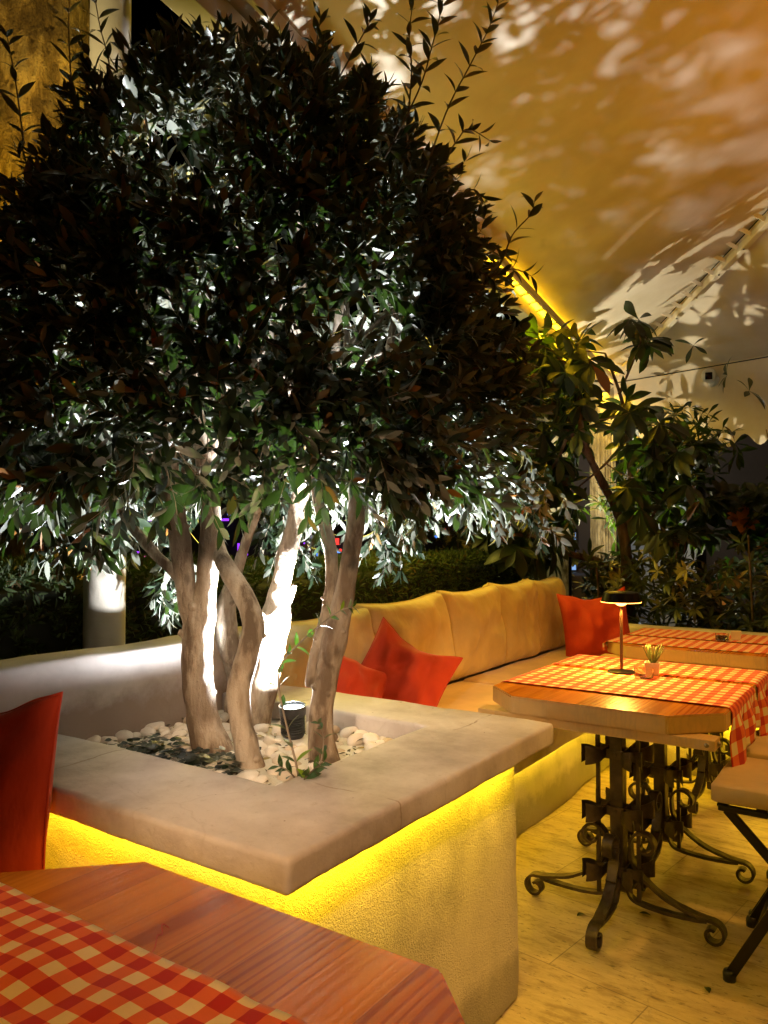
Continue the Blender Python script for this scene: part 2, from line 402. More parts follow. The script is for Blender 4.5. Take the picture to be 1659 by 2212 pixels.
def m_gingham(name='gingham', sq=.0245, faded=0.0):
    m, nt, p = mat(name); v = N(nt, 'ShaderNodeUVMap').outputs[0]
    sp = N(nt, 'ShaderNodeSeparateXYZ'); nt.links.new(v, sp.inputs[0])
    s = []
    for i in (0, 1):
        a = mth(nt, 'FRACT', mth(nt, 'DIVIDE', sp.outputs[i], 2*sq)); s.append(mth(nt, 'LESS_THAN', a, .5))
    both = mth(nt, 'ADD', s[0], s[1])
    c = ramp(nt, mth(nt, 'DIVIDE', both, 2.0), [(.0, (.86, .74, .50)), (.26, (.80, .15, .035)), (.76, (.52, .008, .006))])
    r = c.node.color_ramp; r.interpolation = 'CONSTANT'
    wv = N(nt, 'ShaderNodeTexWave', wave_type='BANDS', bands_direction='DIAGONAL'); wv.inputs['Scale'].default_value = 330
    nt.links.new(v, wv.inputs['Vector'])
    c = mixc(nt, .28, c, ramp(nt, wv.outputs['Fac'], [(0, (.7, .62, .55)), (1, (1, 1, 1))]), 'MULTIPLY')
    c = mixc(nt, .4, c, ramp(nt, noise_tex(nt, v, 14, 5), [(.3, (.75, .7, .66)), (.65, (1, 1, 1))]), 'MULTIPLY')
    nt.links.new(c, p.inputs['Base Color']); p.inputs['Roughness'].default_value = .85
    p.inputs['Sheen Weight'].default_value = .15
    bump(nt, p, wv.outputs['Fac'], .25, .0006)
    return m
M['gingham'] = m_gingham()
M['iron'] = simple('wrought_iron', (.075, .058, .044), .42, .7, .5, 18, .9, 45, .004)
M['iron_black'] = simple('black_steel', (.018, .016, .015), .4, .6, .3, 10, .2, 40, .001)
M['bolt'] = simple('bolt', (.35, .30, .22), .35, .9)
def m_fabric(name, col, rough=.9, weave=420, sheen=.3, fold=.0):
    m, nt, p = mat(name); v = coords(nt, 'Object')
    f = noise_tex(nt, v, 5, 6, .6)
    c = ramp(nt, f, [(.36, tuple(x*.88 for x in col)), (.64, tuple(min(1, x*1.08) for x in col))])
    nt.links.new(c, p.inputs['Base Color']); p.inputs['Roughness'].default_value = rough
    p.inputs['Sheen Weight'].default_value = sheen; p.inputs['Sheen Roughness'].default_value = .4
    b = bump(nt, p, noise_tex(nt, coords(nt, 'Object', (1, 1, .45)), 11, 4, .5), .9 if fold else .35, .016)
    bump(nt, p, noise_tex(nt, v, weave, 2), .2, .0008, b)
    return m
M['cushion'] = m_fabric('beige_fabric', (.61, .46, .20), fold=1)
M['seat_fabric'] = m_fabric('seat_fabric', (.58, .42, .22))
M['velvet'] = m_fabric('red_velvet', (.52, .040, .007), .8, 300, .12, fold=1)
M['chair_cushion'] = m_fabric('chair_cushion_fabric', (.50, .38, .24))
def m_leaf(name, top, under, rough=.4, trans=.2, tcol=(.10, .32, .02), odd=(.35, .13, .02), oddp=.03, spec=.5):
    m, nt, p = mat(name)
    a = N(nt, 'ShaderNodeAttribute', attribute_name='rnd')
    t = ramp(nt, a.outputs['Fac'], [(0, tuple(x*.55 for x in top)), (.5, top), (1-oddp-.01, tuple(x*1.6 for x in top)), (1-oddp, odd)])
    u = ramp(nt, a.outputs['Fac'], [(0, tuple(x*.75 for x in under)), (1-oddp-.01, tuple(x*1.15 for x in under)), (1-oddp, odd)])
    g = N(nt, 'ShaderNodeNewGeometry')
    c = mixc(nt, g.outputs['Backfacing'], t, u)
    nt.links.new(c, p.inputs['Base Color']); p.inputs['Roughness'].default_value = rough; p.inputs['Specular IOR Level'].default_value = spec
    tr = N(nt, 'ShaderNodeBsdfTranslucent'); tr.inputs[0].default_value = (*tcol, 1)
    mx = N(nt, 'ShaderNodeMixShader'); mx.inputs[0].default_value = trans
    nt.links.new(p.outputs[0], mx.inputs[1]); nt.links.new(tr.outputs[0], mx.inputs[2])
    nt.links.new(mx.outputs[0], nt.nodes['Material Output'].inputs[0])
    return m
M['olive_leaf'] = m_leaf('olive_leaf', (.011, .021, .010), (.17, .18, .145), .38, .07, (.10, .22, .02), (.24, .10, .02), .014)
M['big_leaf'] = m_leaf('loquat_leaf', (.009, .015, .006), (.022, .026, .013), .45, .10, (.12, .28, .01), (.12, .04, .012), .012)
M['pale_leaf'] = m_leaf('umbrella_leaf', (.035, .042, .014), (.03, .035, .016), .35, .12, (.2, .25, .02), (.30, .25, .09), .22)
M['dark_leaf'] = m_leaf('dark_leaf', (.016, .026, .010), (.05, .06, .03), .4, .1)
M['hedge_leaf'] = m_leaf('cypress_spray', (.030, .048, .010), (.030, .045, .012), .7, .1, (.1, .2, .01), (.07, .04, .01), .08)
M['litter'] = m_leaf('dry_leaf', (.06, .045, .015), (.10, .07, .03), .6, .05, (.2, .15, .02), (.25, .18, .03), .25)
M['clover'] = m_leaf('round_leaf', (.008, .014, .008), (.03, .04, .02), .45, .05)
M['sapling_leaf'] = m_leaf('sapling_leaf', (.030, .060, .020), (.16, .19, .12), .35, .15, (.15, .4, .02), (.18, .3, .02), .1)
def m_bark(name, a, b, c_, rough=.8, vscale=(6, 6, 1.6), bd=.006, sc=9):
    m, nt, p = mat(name); v = coords(nt, 'World', vscale)
    f = noise_tex(nt, v, sc*.35, 8, .62); g = noise_tex(nt, coords(nt, 'World'), 70, 4, .7)
    c = ramp(nt, f, [(.40, tuple(x*.75 for x in a)), (.49, b), (.60, c_)])
    c = mixc(nt, ramp(nt, g, [(.63, (0, 0, 0)), (.72, (.8, .8, .8))]), c, a)
    kn = N(nt, 'ShaderNodeTexVoronoi'); kn.inputs['Scale'].default_value = 9; nt.links.new(coords(nt, 'World', (1, 1, .75)), kn.inputs['Vector'])
    c = mixc(nt, ramp(nt, kn.outputs['Distance'], [(.06, (.85, .85, .85)), (.16, (0, 0, 0))]), c, tuple(x*.30 for x in a))
    big = noise_tex(nt, coords(nt, 'World', (1, 1, .6)), 7, 3, .5)
    c = mixc(nt, ramp(nt, big, [(.45, (0, 0, 0)), (.62, (.75, .75, .75))]), c, tuple(x*.62 for x in a))
    nt.links.new(c, p.inputs['Base Color']); p.inputs['Roughness'].default_value = rough
    b1 = bump(nt, p, f, 1.0, bd*3.2); b2 = bump(nt, p, g, .8, bd*.7, b1)
    sc_ = N(nt, 'ShaderNodeTexVoronoi'); sc_.inputs['Scale'].default_value = 17; nt.links.new(coords(nt, 'World', (1, 1, .7)), sc_.inputs['Vector']); bump(nt, p, ramp(nt, sc_.outputs['Distance'], [(.0, (0, 0, 0)), (.25, (1, 1, 1))]), .5, bd*1.2, b2)
    return m
M['olive_bark'] = m_bark('olive_bark', (.22, .15, .095), (.38, .295, .21), (.52, .43, .335))
M['branch_bark'] = m_bark('branch_bark', (.20, .15, .10), (.30, .24, .18), (.40, .33, .26))
M['loquat_bark'] = m_bark('loquat_bark', (.10, .06, .035), (.17, .11, .07), (.24, .17, .11))
M['palm_bark'] = m_bark('palm_bark', (.20, .13, .05), (.36, .25, .10), (.50, .38, .18), .85, (7, 7, 1.6), .02, 8)
M['plane_bark'] = m_bark('plane_bark', (.12, .10, .06), (.30, .27, .19), (.42, .38, .28), .8, (3, 3, 1.5), .01)
M['dark_bark'] = m_bark('dark_bark', (.025, .015, .010), (.06, .035, .022), (.09, .055, .035), .9, (7, 7, .9), .02)
def m_pebble():
    m, nt, p = mat('white_pebble'); oi = N(nt, 'ShaderNodeObjectInfo'); v = coords(nt, 'Object')
    c = ramp(nt, oi.outputs['Random'], [(0, (.52, .40, .27)), (.18, (.72, .65, .55)), (.6, (.82, .77, .69)), (1, (.88, .85, .80))])
    f = noise_tex(nt, v, 30, 5, .6)
    c = mixc(nt, .6, c, ramp(nt, f, [(.3, (.66, .56, .45)), (.6, (1, 1, 1))]), 'MULTIPLY')
    nt.links.new(c, p.inputs['Base Color']); p.inputs['Roughness'].default_value = .5
    bump(nt, p, f, .3, .003); return m
M['pebble'] = m_pebble()
M['soil'] = simple('soil', (.045, .030, .020), .95, 0, .5, 30, 1, 60, .02)
def m_canvas():
    m, nt, p = mat('tent_canvas'); v = coords(nt, 'World')
    f = noise_tex(nt, v, 1.1, 6, .6)
    c = ramp(nt, f, [(.38, (.58, .50, .38)), (.62, (.74, .67, .56))])
    st = noise_tex(nt, v, 7, 7, .75)
    c = mixc(nt, ramp(nt, st, [(.66, (0, 0, 0)), (.78, (.35, .35, .35))]), c, (.30, .20, .10))
    nt.links.new(c, p.inputs['Base Color']); p.inputs['Roughness'].default_value = .55; p.inputs['Specular IOR Level'].default_value = .3
    bump(nt, p, noise_tex(nt, v, 2.4, 3), .25, .05)
    return m
M['canvas'] = m_canvas()
M['white_metal'] = simple('painted_rail', (.62, .56, .46), .45, 0, .12, 6, .2, 40, .002)
M['column'] = simple('column_plaster', (.56, .50, .42), .7, 0, .15, 4, .4, 20, .006)
M['stone'] = m_bark('weathered_stone', (.30, .25, .16), (.46, .40, .28), (.58, .52, .38), .8, (3, 3, 1.2), .01)
M['plastic_white'] = simple('white_plastic', (.75, .75, .75), .3, 0, .03)
M['plastic_black'] = simple('black_plastic', (.012, .012, .013), .35, 0, .1, 8, .3, 80, .001)
M['lens'] = simple('camera_lens', (.004, .004, .005), .08, 0, .05)
M['ceramic'] = simple('white_ceramic', (.74, .68, .56), .35, 0, .05)
M['lamp_metal'] = simple('lamp_metal', (.020, .018, .022), .28, .85, .1)
M['lamp_stem'] = simple('lit_stem', (.10, .06, .035), .35, .5, .1)  # dark stem coloured bronze to carry the gold light from the shade
M['succulent'] = simple('succulent_leaf', (.16, .21, .07), .45, 0, .4, 40)
M['pale_wall'] = simple('pale_render', (.50, .50, .48), .8, 0, .12, 1.5, .3, 25, .01)
M['dark_wall'] = simple('brown_render', (.07, .05, .038), .85, 0, .2, 1.5, .3, 25, .01)
M['night_ground'] = simple('paving', (.05, .045, .04), .8, 0, .3, 2, .3, 20, .01)
M['dark_shop'] = simple('shop_render', (.03, .028, .03), .8, 0, .3, 2)
def m_glass():
    m, nt, p = mat('clear_glass'); p.inputs['Transmission Weight'].default_value = 1; p.inputs['Roughness'].default_value = .02
    p.inputs['Base Color'].default_value = (1, .98, .94, 1); p.inputs['IOR'].default_value = 1.45; return m
M['glass'] = m_glass()
def m_emit(name, col, s):
    m, nt, p = mat(name); p.inputs['Base Color'].default_value = (*col, 1)
    p.inputs['Emission Color'].default_value = (*col, 1); p.inputs['Emission Strength'].default_value = s; return m
M['led'] = m_emit('led_strip', (1, .66, .05), 9)
M['lamp_glow'] = m_emit('lamp_diffuser', (1, .42, .07), 11)
M['spot_glow'] = m_emit('spot_lens', (.85, .95, 1), 6)
M['blue_screen'] = m_emit('blue_panel', (.25, .45, .85), .9)

# ------------------------------------------------------------------ ground
def plane_xy(name, x0, x1, y0, y1, z, m, nx=1, ny=1):
    b = MB(); vs = []; fs = []
    for j in range(ny+1):
        for i in range(nx+1): vs.append((x0+(x1-x0)*i/nx, y0+(y1-y0)*j/ny, z))
    for j in range(ny):
        for i in range(nx): a = j*(nx+1)+i; fs.append((a, a+1, a+nx+2, a+nx+1))
    b.add(vs, fs); o = b.build(name, m); tag(o, kind='structure'); return o
plane_xy('ground', -90, 90, -60, 120, -.02, M['night_ground'])
plane_xy('terrace_floor', -2.0, 6, -4, 5.3, 0, M['floor'])

# ------------------------------------------------------------------ planter
WX = -1.94
planter = empty('planter', (-.90, 1.0, 0), 0, 'raised square planter with grey painted stone rim and yellow lit textured walls', 'planter')
def parent_keep(o, p):
    o.parent = p; o.matrix_parent_inverse = Matrix.Translation(p.location).inverted(); CH.setdefault(p.name, []).append(o)
b = rough_box(-1.93, -.935, 1.05, 2.04, 0, .712, .05, .006, 4, 2, .012, .02)
o = b.build('wall', M['stucco'], smooth=True); parent_keep(o, planter)
def slab_mesh(rects_mask, xs, ys, z0, z1, bev, seed):
    bm = bmesh.new(); vd = {}
    def V(i, j):
        if (i, j) not in vd: vd[(i, j)] = bm.verts.new((xs[i], ys[j], z0))
        return vd[(i, j)]
    fc = []
    for i in range(len(xs)-1):
        for j in range(len(ys)-1):
            cx = (xs[i]+xs[i+1])/2; cy = (ys[j]+ys[j+1])/2
            if rects_mask(cx, cy): fc.append(bm.faces.new((V(i, j), V(i+1, j), V(i+1, j+1), V(i, j+1))))
    r = bmesh.ops.extrude_face_region(bm, geom=fc)
    for v in [g for g in r['geom'] if isinstance(g, bmesh.types.BMVert)]: v.co.z = z1
    bmesh.ops.recalc_face_normals(bm, faces=bm.faces)
    ed = [e for e in bm.edges if len(e.link_faces) == 2 and e.calc_face_angle(0) > R(60)]
    bmesh.ops.bevel(bm, geom=ed, offset=bev, segments=3, affect='EDGES', profile=.6)
    bm.normal_update()
    for v in bm.verts:
        p = v.co.copy(); v.co += v.normal*(nz(p, 7, seed)*.0035+nz(p, 28, seed+2)*.0014)
        v.co += Vector((nz(p, 2.2, seed+5), nz(p, 2.2, seed+8), 0))*.006
    m = MB(); bm.verts.index_update(); m.add([v.co for v in bm.verts], [[v.index for v in f.verts] for f in bm.faces]); bm.free()
    return m
def fr(a, b, st):
    n = max(1, int(round((b-a)/st))); return [a+(b-a)*i/n for i in range(n)]
xs = fr(-1.938, -1.13, .028)+fr(-1.13, -.85, .028)+[-.85]
ys = fr(.965, 1.24, .028)+fr(1.24, 1.86, .028)+fr(1.86, 2.085, .028)+[2.085]
m = slab_mesh(lambda x, y: not (x < -1.13 and 1.24 < y < 1.86), xs, ys, .71, .77, .011, 4)
o = m.build('rim', M['slab'], smooth=True); parent_keep(o, planter)
b = MB()
b.box((-1.38, 1.018, .7055), (.92, .010, .006)); b.box((-.900, 1.53, .7055), (.010, .98, .006))
o = b.build('light_strip', M['led']); parent_keep(o, planter)
soil = rough_box(-1.93, -1.12, 1.23, 1.87, .58, .692, .03, .012, 9, 5, .004)
o = soil.build('soil', M['soil'], smooth=True); tag(o, kind='structure')

# garden wall behind planter
b = rough_box(-2.10, WX, -1.6, 2.20, 0, .955, .05, .008, 3, 11, .022, .012)
o = b.build('garden_wall', M['wall'], smooth=True); tag(o, 'low off-white plastered wall behind the planter with dirt at its foot', 'wall')

# ------------------------------------------------------------------ pillows and cushions
def pillow_mb(w, h, t, seed=0, n=26, p=.4, pinch=.07, sag=0, wr=.012, box=False, ex=2.0):
    m = MB(); vs = []; fs = []
    def pt(i, j, side):
        u = -1+2*i/n; v = -1+2*j/n
        # denser near the border
        u = math.sin(u*PI/2)*.6+u*.4; v = math.sin(v*PI/2)*.6+v*.4
        x = w/2*u*(1-pinch*(1-v*v)); z = h/2*v*(1-pinch*(1-u*u))
        a = max(0, (1-abs(u)**ex)*(1-abs(v)**ex))**p
        y = side*t/2*a
        wn_ = noise.noise(Vector((u*1.6+seed, v*1.2, side*2+seed)))*wr*2.2*a+noise.noise(Vector((u*4+seed, v*2.2-seed, side)))*wr*a
        # folds radiating from corners
        for cu, cv in ((-1, -1), (1, -1), (-1, 1), (1, 1)):
            dd = math.hypot(u-cu, v-cv); an = math.atan2(v-cv, u-cu)
            wn_ += math.sin(an*13+seed*3+cu)*wr*.55*math.exp(-dd*2.2)*min(1, dd*3)*a
        y += side*wn_
        if sag: z -= sag*(1-abs(u)**1.5*.3)*(v+1)/2*(1-u*u)*.9; z += sag*.25*noise.noise(Vector((u*2+seed, 1, 5)))*(v+1)/2
        return (x, y, z)
    idx = {}
    for side in (-1, 1):
        for i in range(n+1):
            for j in range(n+1):
                bd = i in (0, n) or j in (0, n)
                k = (i, j, 0 if bd else side)
                if k not in idx: idx[k] = len(vs); vs.append(pt(i, j, side))
        for i in range(n):
            for j in range(n):
                q = [idx[(a, c, 0 if (a in (0, n) or c in (0, n)) else side)] for a, c in ((i, j), (i+1, j), (i+1, j+1), (i, j+1))]
                fs.append(tuple(q if side < 0 else q[::-1]))
    m.add(vs, fs); return m
def outline(w, h, pinch, sag=0, n=26, seed=0):
    pts = []
    for k in range(4*n):
        s, i = divmod(k, n); t = -1+2*i/n
        u, v = [(t, -1), (1, t), (-t, 1), (-1, -t)][s]
        x = w/2*u*(1-pinch*(1-v*v)); z = h/2*v*(1-pinch*(1-u*u))
        if sag: z -= sag*(1-abs(u)**1.5*.3)*(v+1)/2*(1-u*u)*.9; z += sag*.25*noise.noise(Vector((u*2+seed, 1, 5)))*(v+1)/2
        pts.append(Vector((x, 0, z)))
    pts.append(pts[0]); return pts
def place(o, c, nrm, roll=0.0, up=(0, 0, 1)):
    """local -Y faces nrm, local Z is up"""
    y = -Vector(nrm).normalized(); z = Vector(up); z = (z-y*z.dot(y)).normalized(); x = y.cross(z)
    Mx = Matrix((x, y, z)).transposed().to_4x4() @ Matrix.Rotation(roll, 4, 'Y')
    Mx.translation = Vector(c); o.matrix_world = Mx

# sofa (built-in bench along the wall) : base, seat ledge, seat pad
sofa = empty('bench_sofa', (-1.42, 3.5, 0), 0, 'long built-in plastered bench running back beside the checked tables, yellow strip light under its ledge', 'bench')
b = rough_box(-1.93, -1.43, 2.06, 4.94, 0, .318, .05, .010, 4, 21, .012, .03); o = b.build('base', M['stucco'], smooth=True); parent_keep(o, sofa)
b = rough_box(-1.95, -1.355, 2.09, 4.94, .322, .44, .05, .005, 4, 22, .014); o = b.build('ledge', M['plaster_wall'], smooth=True); parent_keep(o, sofa)
b = rough_box(-2.26, -2.08, 2.205, 5.2, 0, .90, .08, .006, 3, 23, .02); o = b.build('back_wall', M['plaster_wall'], smooth=True); parent_keep(o, sofa)
b = MB(); b.box((-1.385, 3.4, .3185), (.010, 2.5, .006)); o = b.build('light_strip', M['led']); parent_keep(o, sofa)
sofa2 = empty('bench_sofa', (-1.42, 0, 0), 0, 'built-in plastered bench left of the planter, mostly hidden behind the nearest table', 'bench')
b = rough_box(-1.93, -1.43, -1.6, .99, 0, .318, .06, .008, 4, 24, .012, .02); o = b.build('base', M['stucco'], smooth=True); parent_keep(o, sofa2)
b = rough_box(-1.93, -1.355, -1.6, .99, .322, .44, .06, .005, 4, 25, .014); o = b.build('ledge', M['plaster_wall'], smooth=True); parent_keep(o, sofa2)
sofa3 = empty('bench_sofa', (-.2, 4.7, 0), 0, 'built-in bench across the far end behind the last checked table', 'bench')
b = rough_box(-1.40, 1.6, 4.43, 4.94, 0, .318, .08, .008, 4, 26, .012, .02); o = b.build('base', M['stucco'], smooth=True); parent_keep(o, sofa3)
b = rough_box(-1.35, 1.6, 4.36, 4.94, .322, .44, .08, .005, 4, 27, .014); o = b.build('ledge', M['plaster_wall'], smooth=True); parent_keep(o, sofa3)
b = rough_box(-2.06, 1.6, 4.96, 5.12, 0, .72, .08, .006, 3, 28, .02); o = b.build('back_wall', M['plaster_wall'], smooth=True); parent_keep(o, sofa3)

def pad(name, x0, x1, y0, y1, z0, z1, seed, label):
    b = rough_box(x0, x1, y0, y1, z0, z1, .05, .008, 4, seed, .035, .012)
    o = b.build(name, M['seat_fabric'], smooth=True); tag(o, label, 'cushion'); return o
pad('seat_pad', -1.93, -1.35, 2.10, 3.50, .442, .565, 31, 'flat yellow-beige seat pad on the long bench beside the planter')
pad('seat_pad', -1.93, -1.35, 3.505, 4.93, .442, .565, 32, 'flat yellow-beige seat pad at the far end of the long bench')
pad('seat_pad', -1.93, -1.345, -1.2, .975, .442, .565, 33, 'flat seat pad under the tall red pillow left of the planter')
pad('seat_pad', -1.34, 1.5, 4.37, 4.95, .442, .565, 34, 'flat seat pad on the bench behind the far checked table')
cw_ = [(2.03, 2.72), (2.70, 3.43), (3.41, 4.02), (4.0, 4.50), (4.48, 4.93)]
clab = ['plump beige back cushion nearest the planter, behind the olive stems', 'wide beige back cushion behind the red pillows',
        'beige back cushion, third from the planter', 'beige back cushion, fourth from the planter, second from the far corner', 'beige back cushion at the far corner beside the dark red pillow']
for i, (y0, y1) in enumerate(cw_):
    w = y1-y0; seed = 3.1*i+1
    hh = [.43, .45, .46, .47, .47][i]
    me = pillow_mb(w*1.02, hh, .20, seed, 28, .33, .015, .022, .016, ex=4)
    o = me.build('back_cushion', M['cushion'], smooth=True)
    pm = MB(); pm.tube(outline(w*1.02, hh, .015, .022, 28, seed), .0045, 6, False); pp = pm.build('piping', M['cushion'], o, smooth=True)
    place(o, (-1.985+.03*(i == 0), (y0+y1)/2, .56+hh/2-.004), (1, random.uniform(-.05, .05), .10), random.uniform(-.015, .015))
    tag(o, clab[i], 'cushion', 'back cushions along the long bench')
def red_pillow(c, nrm, size, t, seed, roll, label, up=(0, 0, 1), sag=.05, pinch=.075):
    me = pillow_mb(size, size, t, seed, 30, .5, pinch, sag, .024)
    o = me.build('pillow', M['velvet'], smooth=True)
    pm = MB(); pm.tube(outline(size, size, pinch, sag, 30, seed), .0028, 6, False); pm.build('piping', M['velvet'], o, smooth=True)
    place(o, c, nrm, roll, up); tag(o, label, 'pillow', 'red velvet pillows'); return o
red_pillow((-1.625, .86, .755), (.18, -1, .12), .45, .15, 4.2, R(-2), 'tall dark red velvet pillow standing at the left edge in front of the planter', sag=.045)
red_pillow((-1.70, 2.62, .735), (.70, -.85, .50), .365, .16, 9.1, R(29), 'bright orange-red pillow leaning on the back cushion, front corner lifted')
red_pillow((-1.80, 2.34, .705), (.85, -.45, .62), .34, .15, 2.3, R(32), 'orange-red pillow slumped low behind the planter rim, under the bigger one', sag=.02)
red_pillow((-1.62, 4.66, .755), (.62, -1, .20), .42, .17, 6.6, R(-6), 'dark red pillow with a pointed top in the far corner of the bench')

# ------------------------------------------------------------------ tables
def octo(x0, x1, y0, y1, c, z0, z1, bev=.004):
    bm = bmesh.new()
    pts = [(x0+c, y0), (x1-c, y0), (x1, y0+c), (x1, y1-c), (x1-c, y1), (x0+c, y1), (x0, y1-c), (x0, y0+c)]
    vs = [bm.verts.new((x, y, z0)) for x, y in pts]; f = bm.faces.new(vs)
    r = bmesh.ops.extrude_face_region(bm, geom=[f])
    for v in [g for g in r['geom'] if isinstance(g, bmesh.types.BMVert)]: v.co.z = z1
    bmesh.ops.bevel(bm, geom=bm.edges[:], offset=bev, segments=2, affect='EDGES')
    bmesh.ops.recalc_face_normals(bm, faces=bm.faces); bm.normal_update(); bm.verts.index_update()
    m = MB()
    for f in bm.faces:
        m.f.append([v.index for v in f.verts]); m.m.append(0 if f.normal.z > .5 else 1)
    m.v = [tuple(v.co) for v in bm.verts]; bm.free(); return m
def band_mb(L=.24, hgt=.033, ax=0, off=.03, seed=0):
    """hammered flat bar with flared, curled ends; runs along ax, lies at +off on the other axis"""
    m = MB(); n = 30; k = 4; sg = 1 if off > 0 else -1
    for face in (0, 1):
        vs = []
        for i in range(n+1):
            s = -1+2*i/n; a = abs(s); e = max(0, (a-.56)/.44)
            hh = hgt/2*(1+1.05*e)
            curl = .042*e*e
            x = s*L/2*(1-.10*e*e)
            for j in range(k+1):
                q = -1+2*j/k
                zz = q*hh*(1-.10*e*(1-abs(q))*2)
                yy = abs(off)+curl+face*.004+math.sin((q*3+s*40)*2)*.0010*e+nz((s*5, q, seed), 3)*.0008
                vs.append((x, sg*yy, zz) if ax == 0 else (sg*yy, x, zz))
        fs = [(i*(k+1)+j, (i+1)*(k+1)+j, (i+1)*(k+1)+j+1, i*(k+1)+j+1) for i in range(n) for j in range(k)]
        m.add(vs, fs)
    # close edges
    W = k+1; B = (n+1)*W
    rim = [i*W for i in range(n+1)]+[n*W+j for j in range(1, W)]+[i*W+k for i in range(n-1, -1, -1)]+[j for j in range(k-1, 0, -1)]
    for a, c in zip(rim, rim[1:]+rim[:1]): m.f.append((a, c, c+B, a+B)); m.m.append(0)
    m.box((0, sg*(abs(off)+.006), 0) if ax == 0 else (sg*(abs(off)+.006), 0, 0), (.012, .006, .012) if ax == 0 else (.006, .012, .012), bev=.0028)
    return m
def spiral(cx, cz, r0, r1, a0, a1, n=20):
    out = []
    for i in range(n+1):
        t = i/n; a = R(a0+(a1-a0)*t); r = r0+(r1-r0)*t; out.append((cx+r*math.cos(a), cz+r*math.sin(a)))
    return out
def leg_path(sc=1.0):
    p = spiral(.088, .268, .016, .047, -170, 180, 22)
    body = catmull([(.041, .268, 0), (.046, .215, 0), (.082, .160, 0), (.150, .112, 0), (.230, .088, 0), (.285, .080, 0)], 6)
    p += [(b.x*sc if b.x > .09 else b.x, b.y) for b in body[1:-1]]
    lo = spiral(.285, .041, .040, .012, 90, -300, 26)
    p += [(x+.285*(sc-1), z) for x, z in lo]
    return p
def brace_path(sc=1.0):
    body = catmull([(.026, .150, 0), (.032, .105, 0), (.060, .078, 0), (.140, .068, 0), (.225, .070, 0), (.268, .076, 0)], 6)
    return [(b.x*(sc if b.x > .06 else 1), b.y) for b in body]
MESH = {}
def add_child(name, me, parent, loc=(0, 0, 0)):
    o = bpy.data.objects.new(name, me); o.location = loc; COL.objects.link(o); o.parent = parent
    CH.setdefault(parent.name, []).append(o); return o
def make_pedestal_meshes():
    m = MB(); m.box((0, 0, .395), (.044, .044, .53), bev=.003)
    o = m.build('post', M['iron']); MESH['post'] = o.data; bpy.data.objects.remove(o)
    m = MB(); m.box((0, 0, .37), (.013, .013, .58), bev=.002); o = m.build('rod', M['iron']); MESH['rod'] = o.data; bpy.data.objects.remove(o)
    for key, ax, off in (('bx-', 0, -.0255), ('bx+', 0, .0255), ('by-', 1, -.031), ('by+', 1, .031)):
        o = band_mb(.225, .031, ax, off, len(key)).build('band', M['iron'], smooth=True, angle=R(50)); MESH[key] = o.data; bpy.data.objects.remove(o)
    for key, ax, side, sc in (('l+x', (1, 0, 0), (0, 1, 0), 1.05), ('l-x', (-1, 0, 0), (0, 1, 0), 1.05), ('l+y', (0, 1, 0), (1, 0, 0), .85), ('l-y', (0, -1, 0), (1, 0, 0), .85)):
        m = MB(); m.strip(leg_path(sc), Vector(ax), Vector((0, 0, 0)), Vector(side), .034, .009)
        m.strip(brace_path(sc), Vector(ax), Vector((0, 0, 0)), Vector(side), .026, .010)
        for i, v in enumerate(m.v):
            m.v[i] = (v[0]+nz(v, 45)*.0016, v[1]+nz(v, 45, 3)*.0016, v[2]+nz(v, 45, 7)*.0012)
        o = m.build('leg', M['iron'], smooth=True, angle=R(40)); MESH[key] = o.data; bpy.data.objects.remove(o)
make_pedestal_meshes()
def table(x0, x1, y0, y1, c, label, peds):
    cx, cy = (x0+x1)/2, (y0+y1)/2
    t = empty('table', (cx, cy, 0), 0, label, 'table', 'octagonal wooden tables on wrought-iron legs')
    X0, X1, Y0, Y1 = x0-cx, x1-cx, y0-cy, y1-cy
    octo(X0, X1, Y0, Y1, c, .692, .75).build('tabletop', [M['wood'], M['wood_edge']], t)
    for yy in (Y0+.050, Y1-.050):
        m = MB(); m.box(((X0+X1)/2, yy, .6755), (X1-X0-.012, .074, .032), bev=.003); m.build('cleat', M['wood_edge'], t)
    for xx in (X0+.001, X1-.001):
        m = MB(); m.lathe([(0, .004), (.006, .004), (.008, .001), (.008, -.004)], (xx, Y0+.05, .6755), 12, (1 if xx > 0 else -1, 0, 0)); m.build('bolt', M['bolt'], t, smooth=True)
    m = MB(); m.lathe([(0, .003), (.006, .003), (.008, 0), (.008, -.004)], (X1-.03, Y0+.014, .6755), 12, (0, -1, 0)); m.build('bolt', M['bolt'], t, smooth=True)
    for px, py in peds:
        px -= cx; py -= cy
        add_child('post', MESH['post'], t, (px, py, 0))
        for dx, dy in ((-.068, 0), (.068, 0), (0, .068)): add_child('rod', MESH['rod'], t, (px+dx, py+dy, 0))
        for h in (.175, .37, .56):
            for k in ('bx-', 'bx+', 'by-', 'by+'): add_child('band', MESH[k], t, (px, py, h+(.003 if k[1] == 'y' else 0)))
        for k in ('l+x', 'l-x', 'l+y', 'l-y'): add_child('leg', MESH[k], t, (px, py, 0))
    return t
table(-1.25, -.335, -.25, .866, .17, 'nearest wooden table at the bottom left with dark orange varnished boards', [(-.79, .10), (-.79, .55)])
table(-1.285, -.49, 2.44, 3.45, .14, 'lit wooden table in the middle carrying the table lamp, wrought-iron scroll legs showing', [(-.845, 2.64), (-.845, 3.17)])
table(-1.33, -.42, 3.86, 4.66, .14, 'far dim wooden table at the right in front of the dark bushes', [(-.87, 4.06), (-.87, 4.46)])

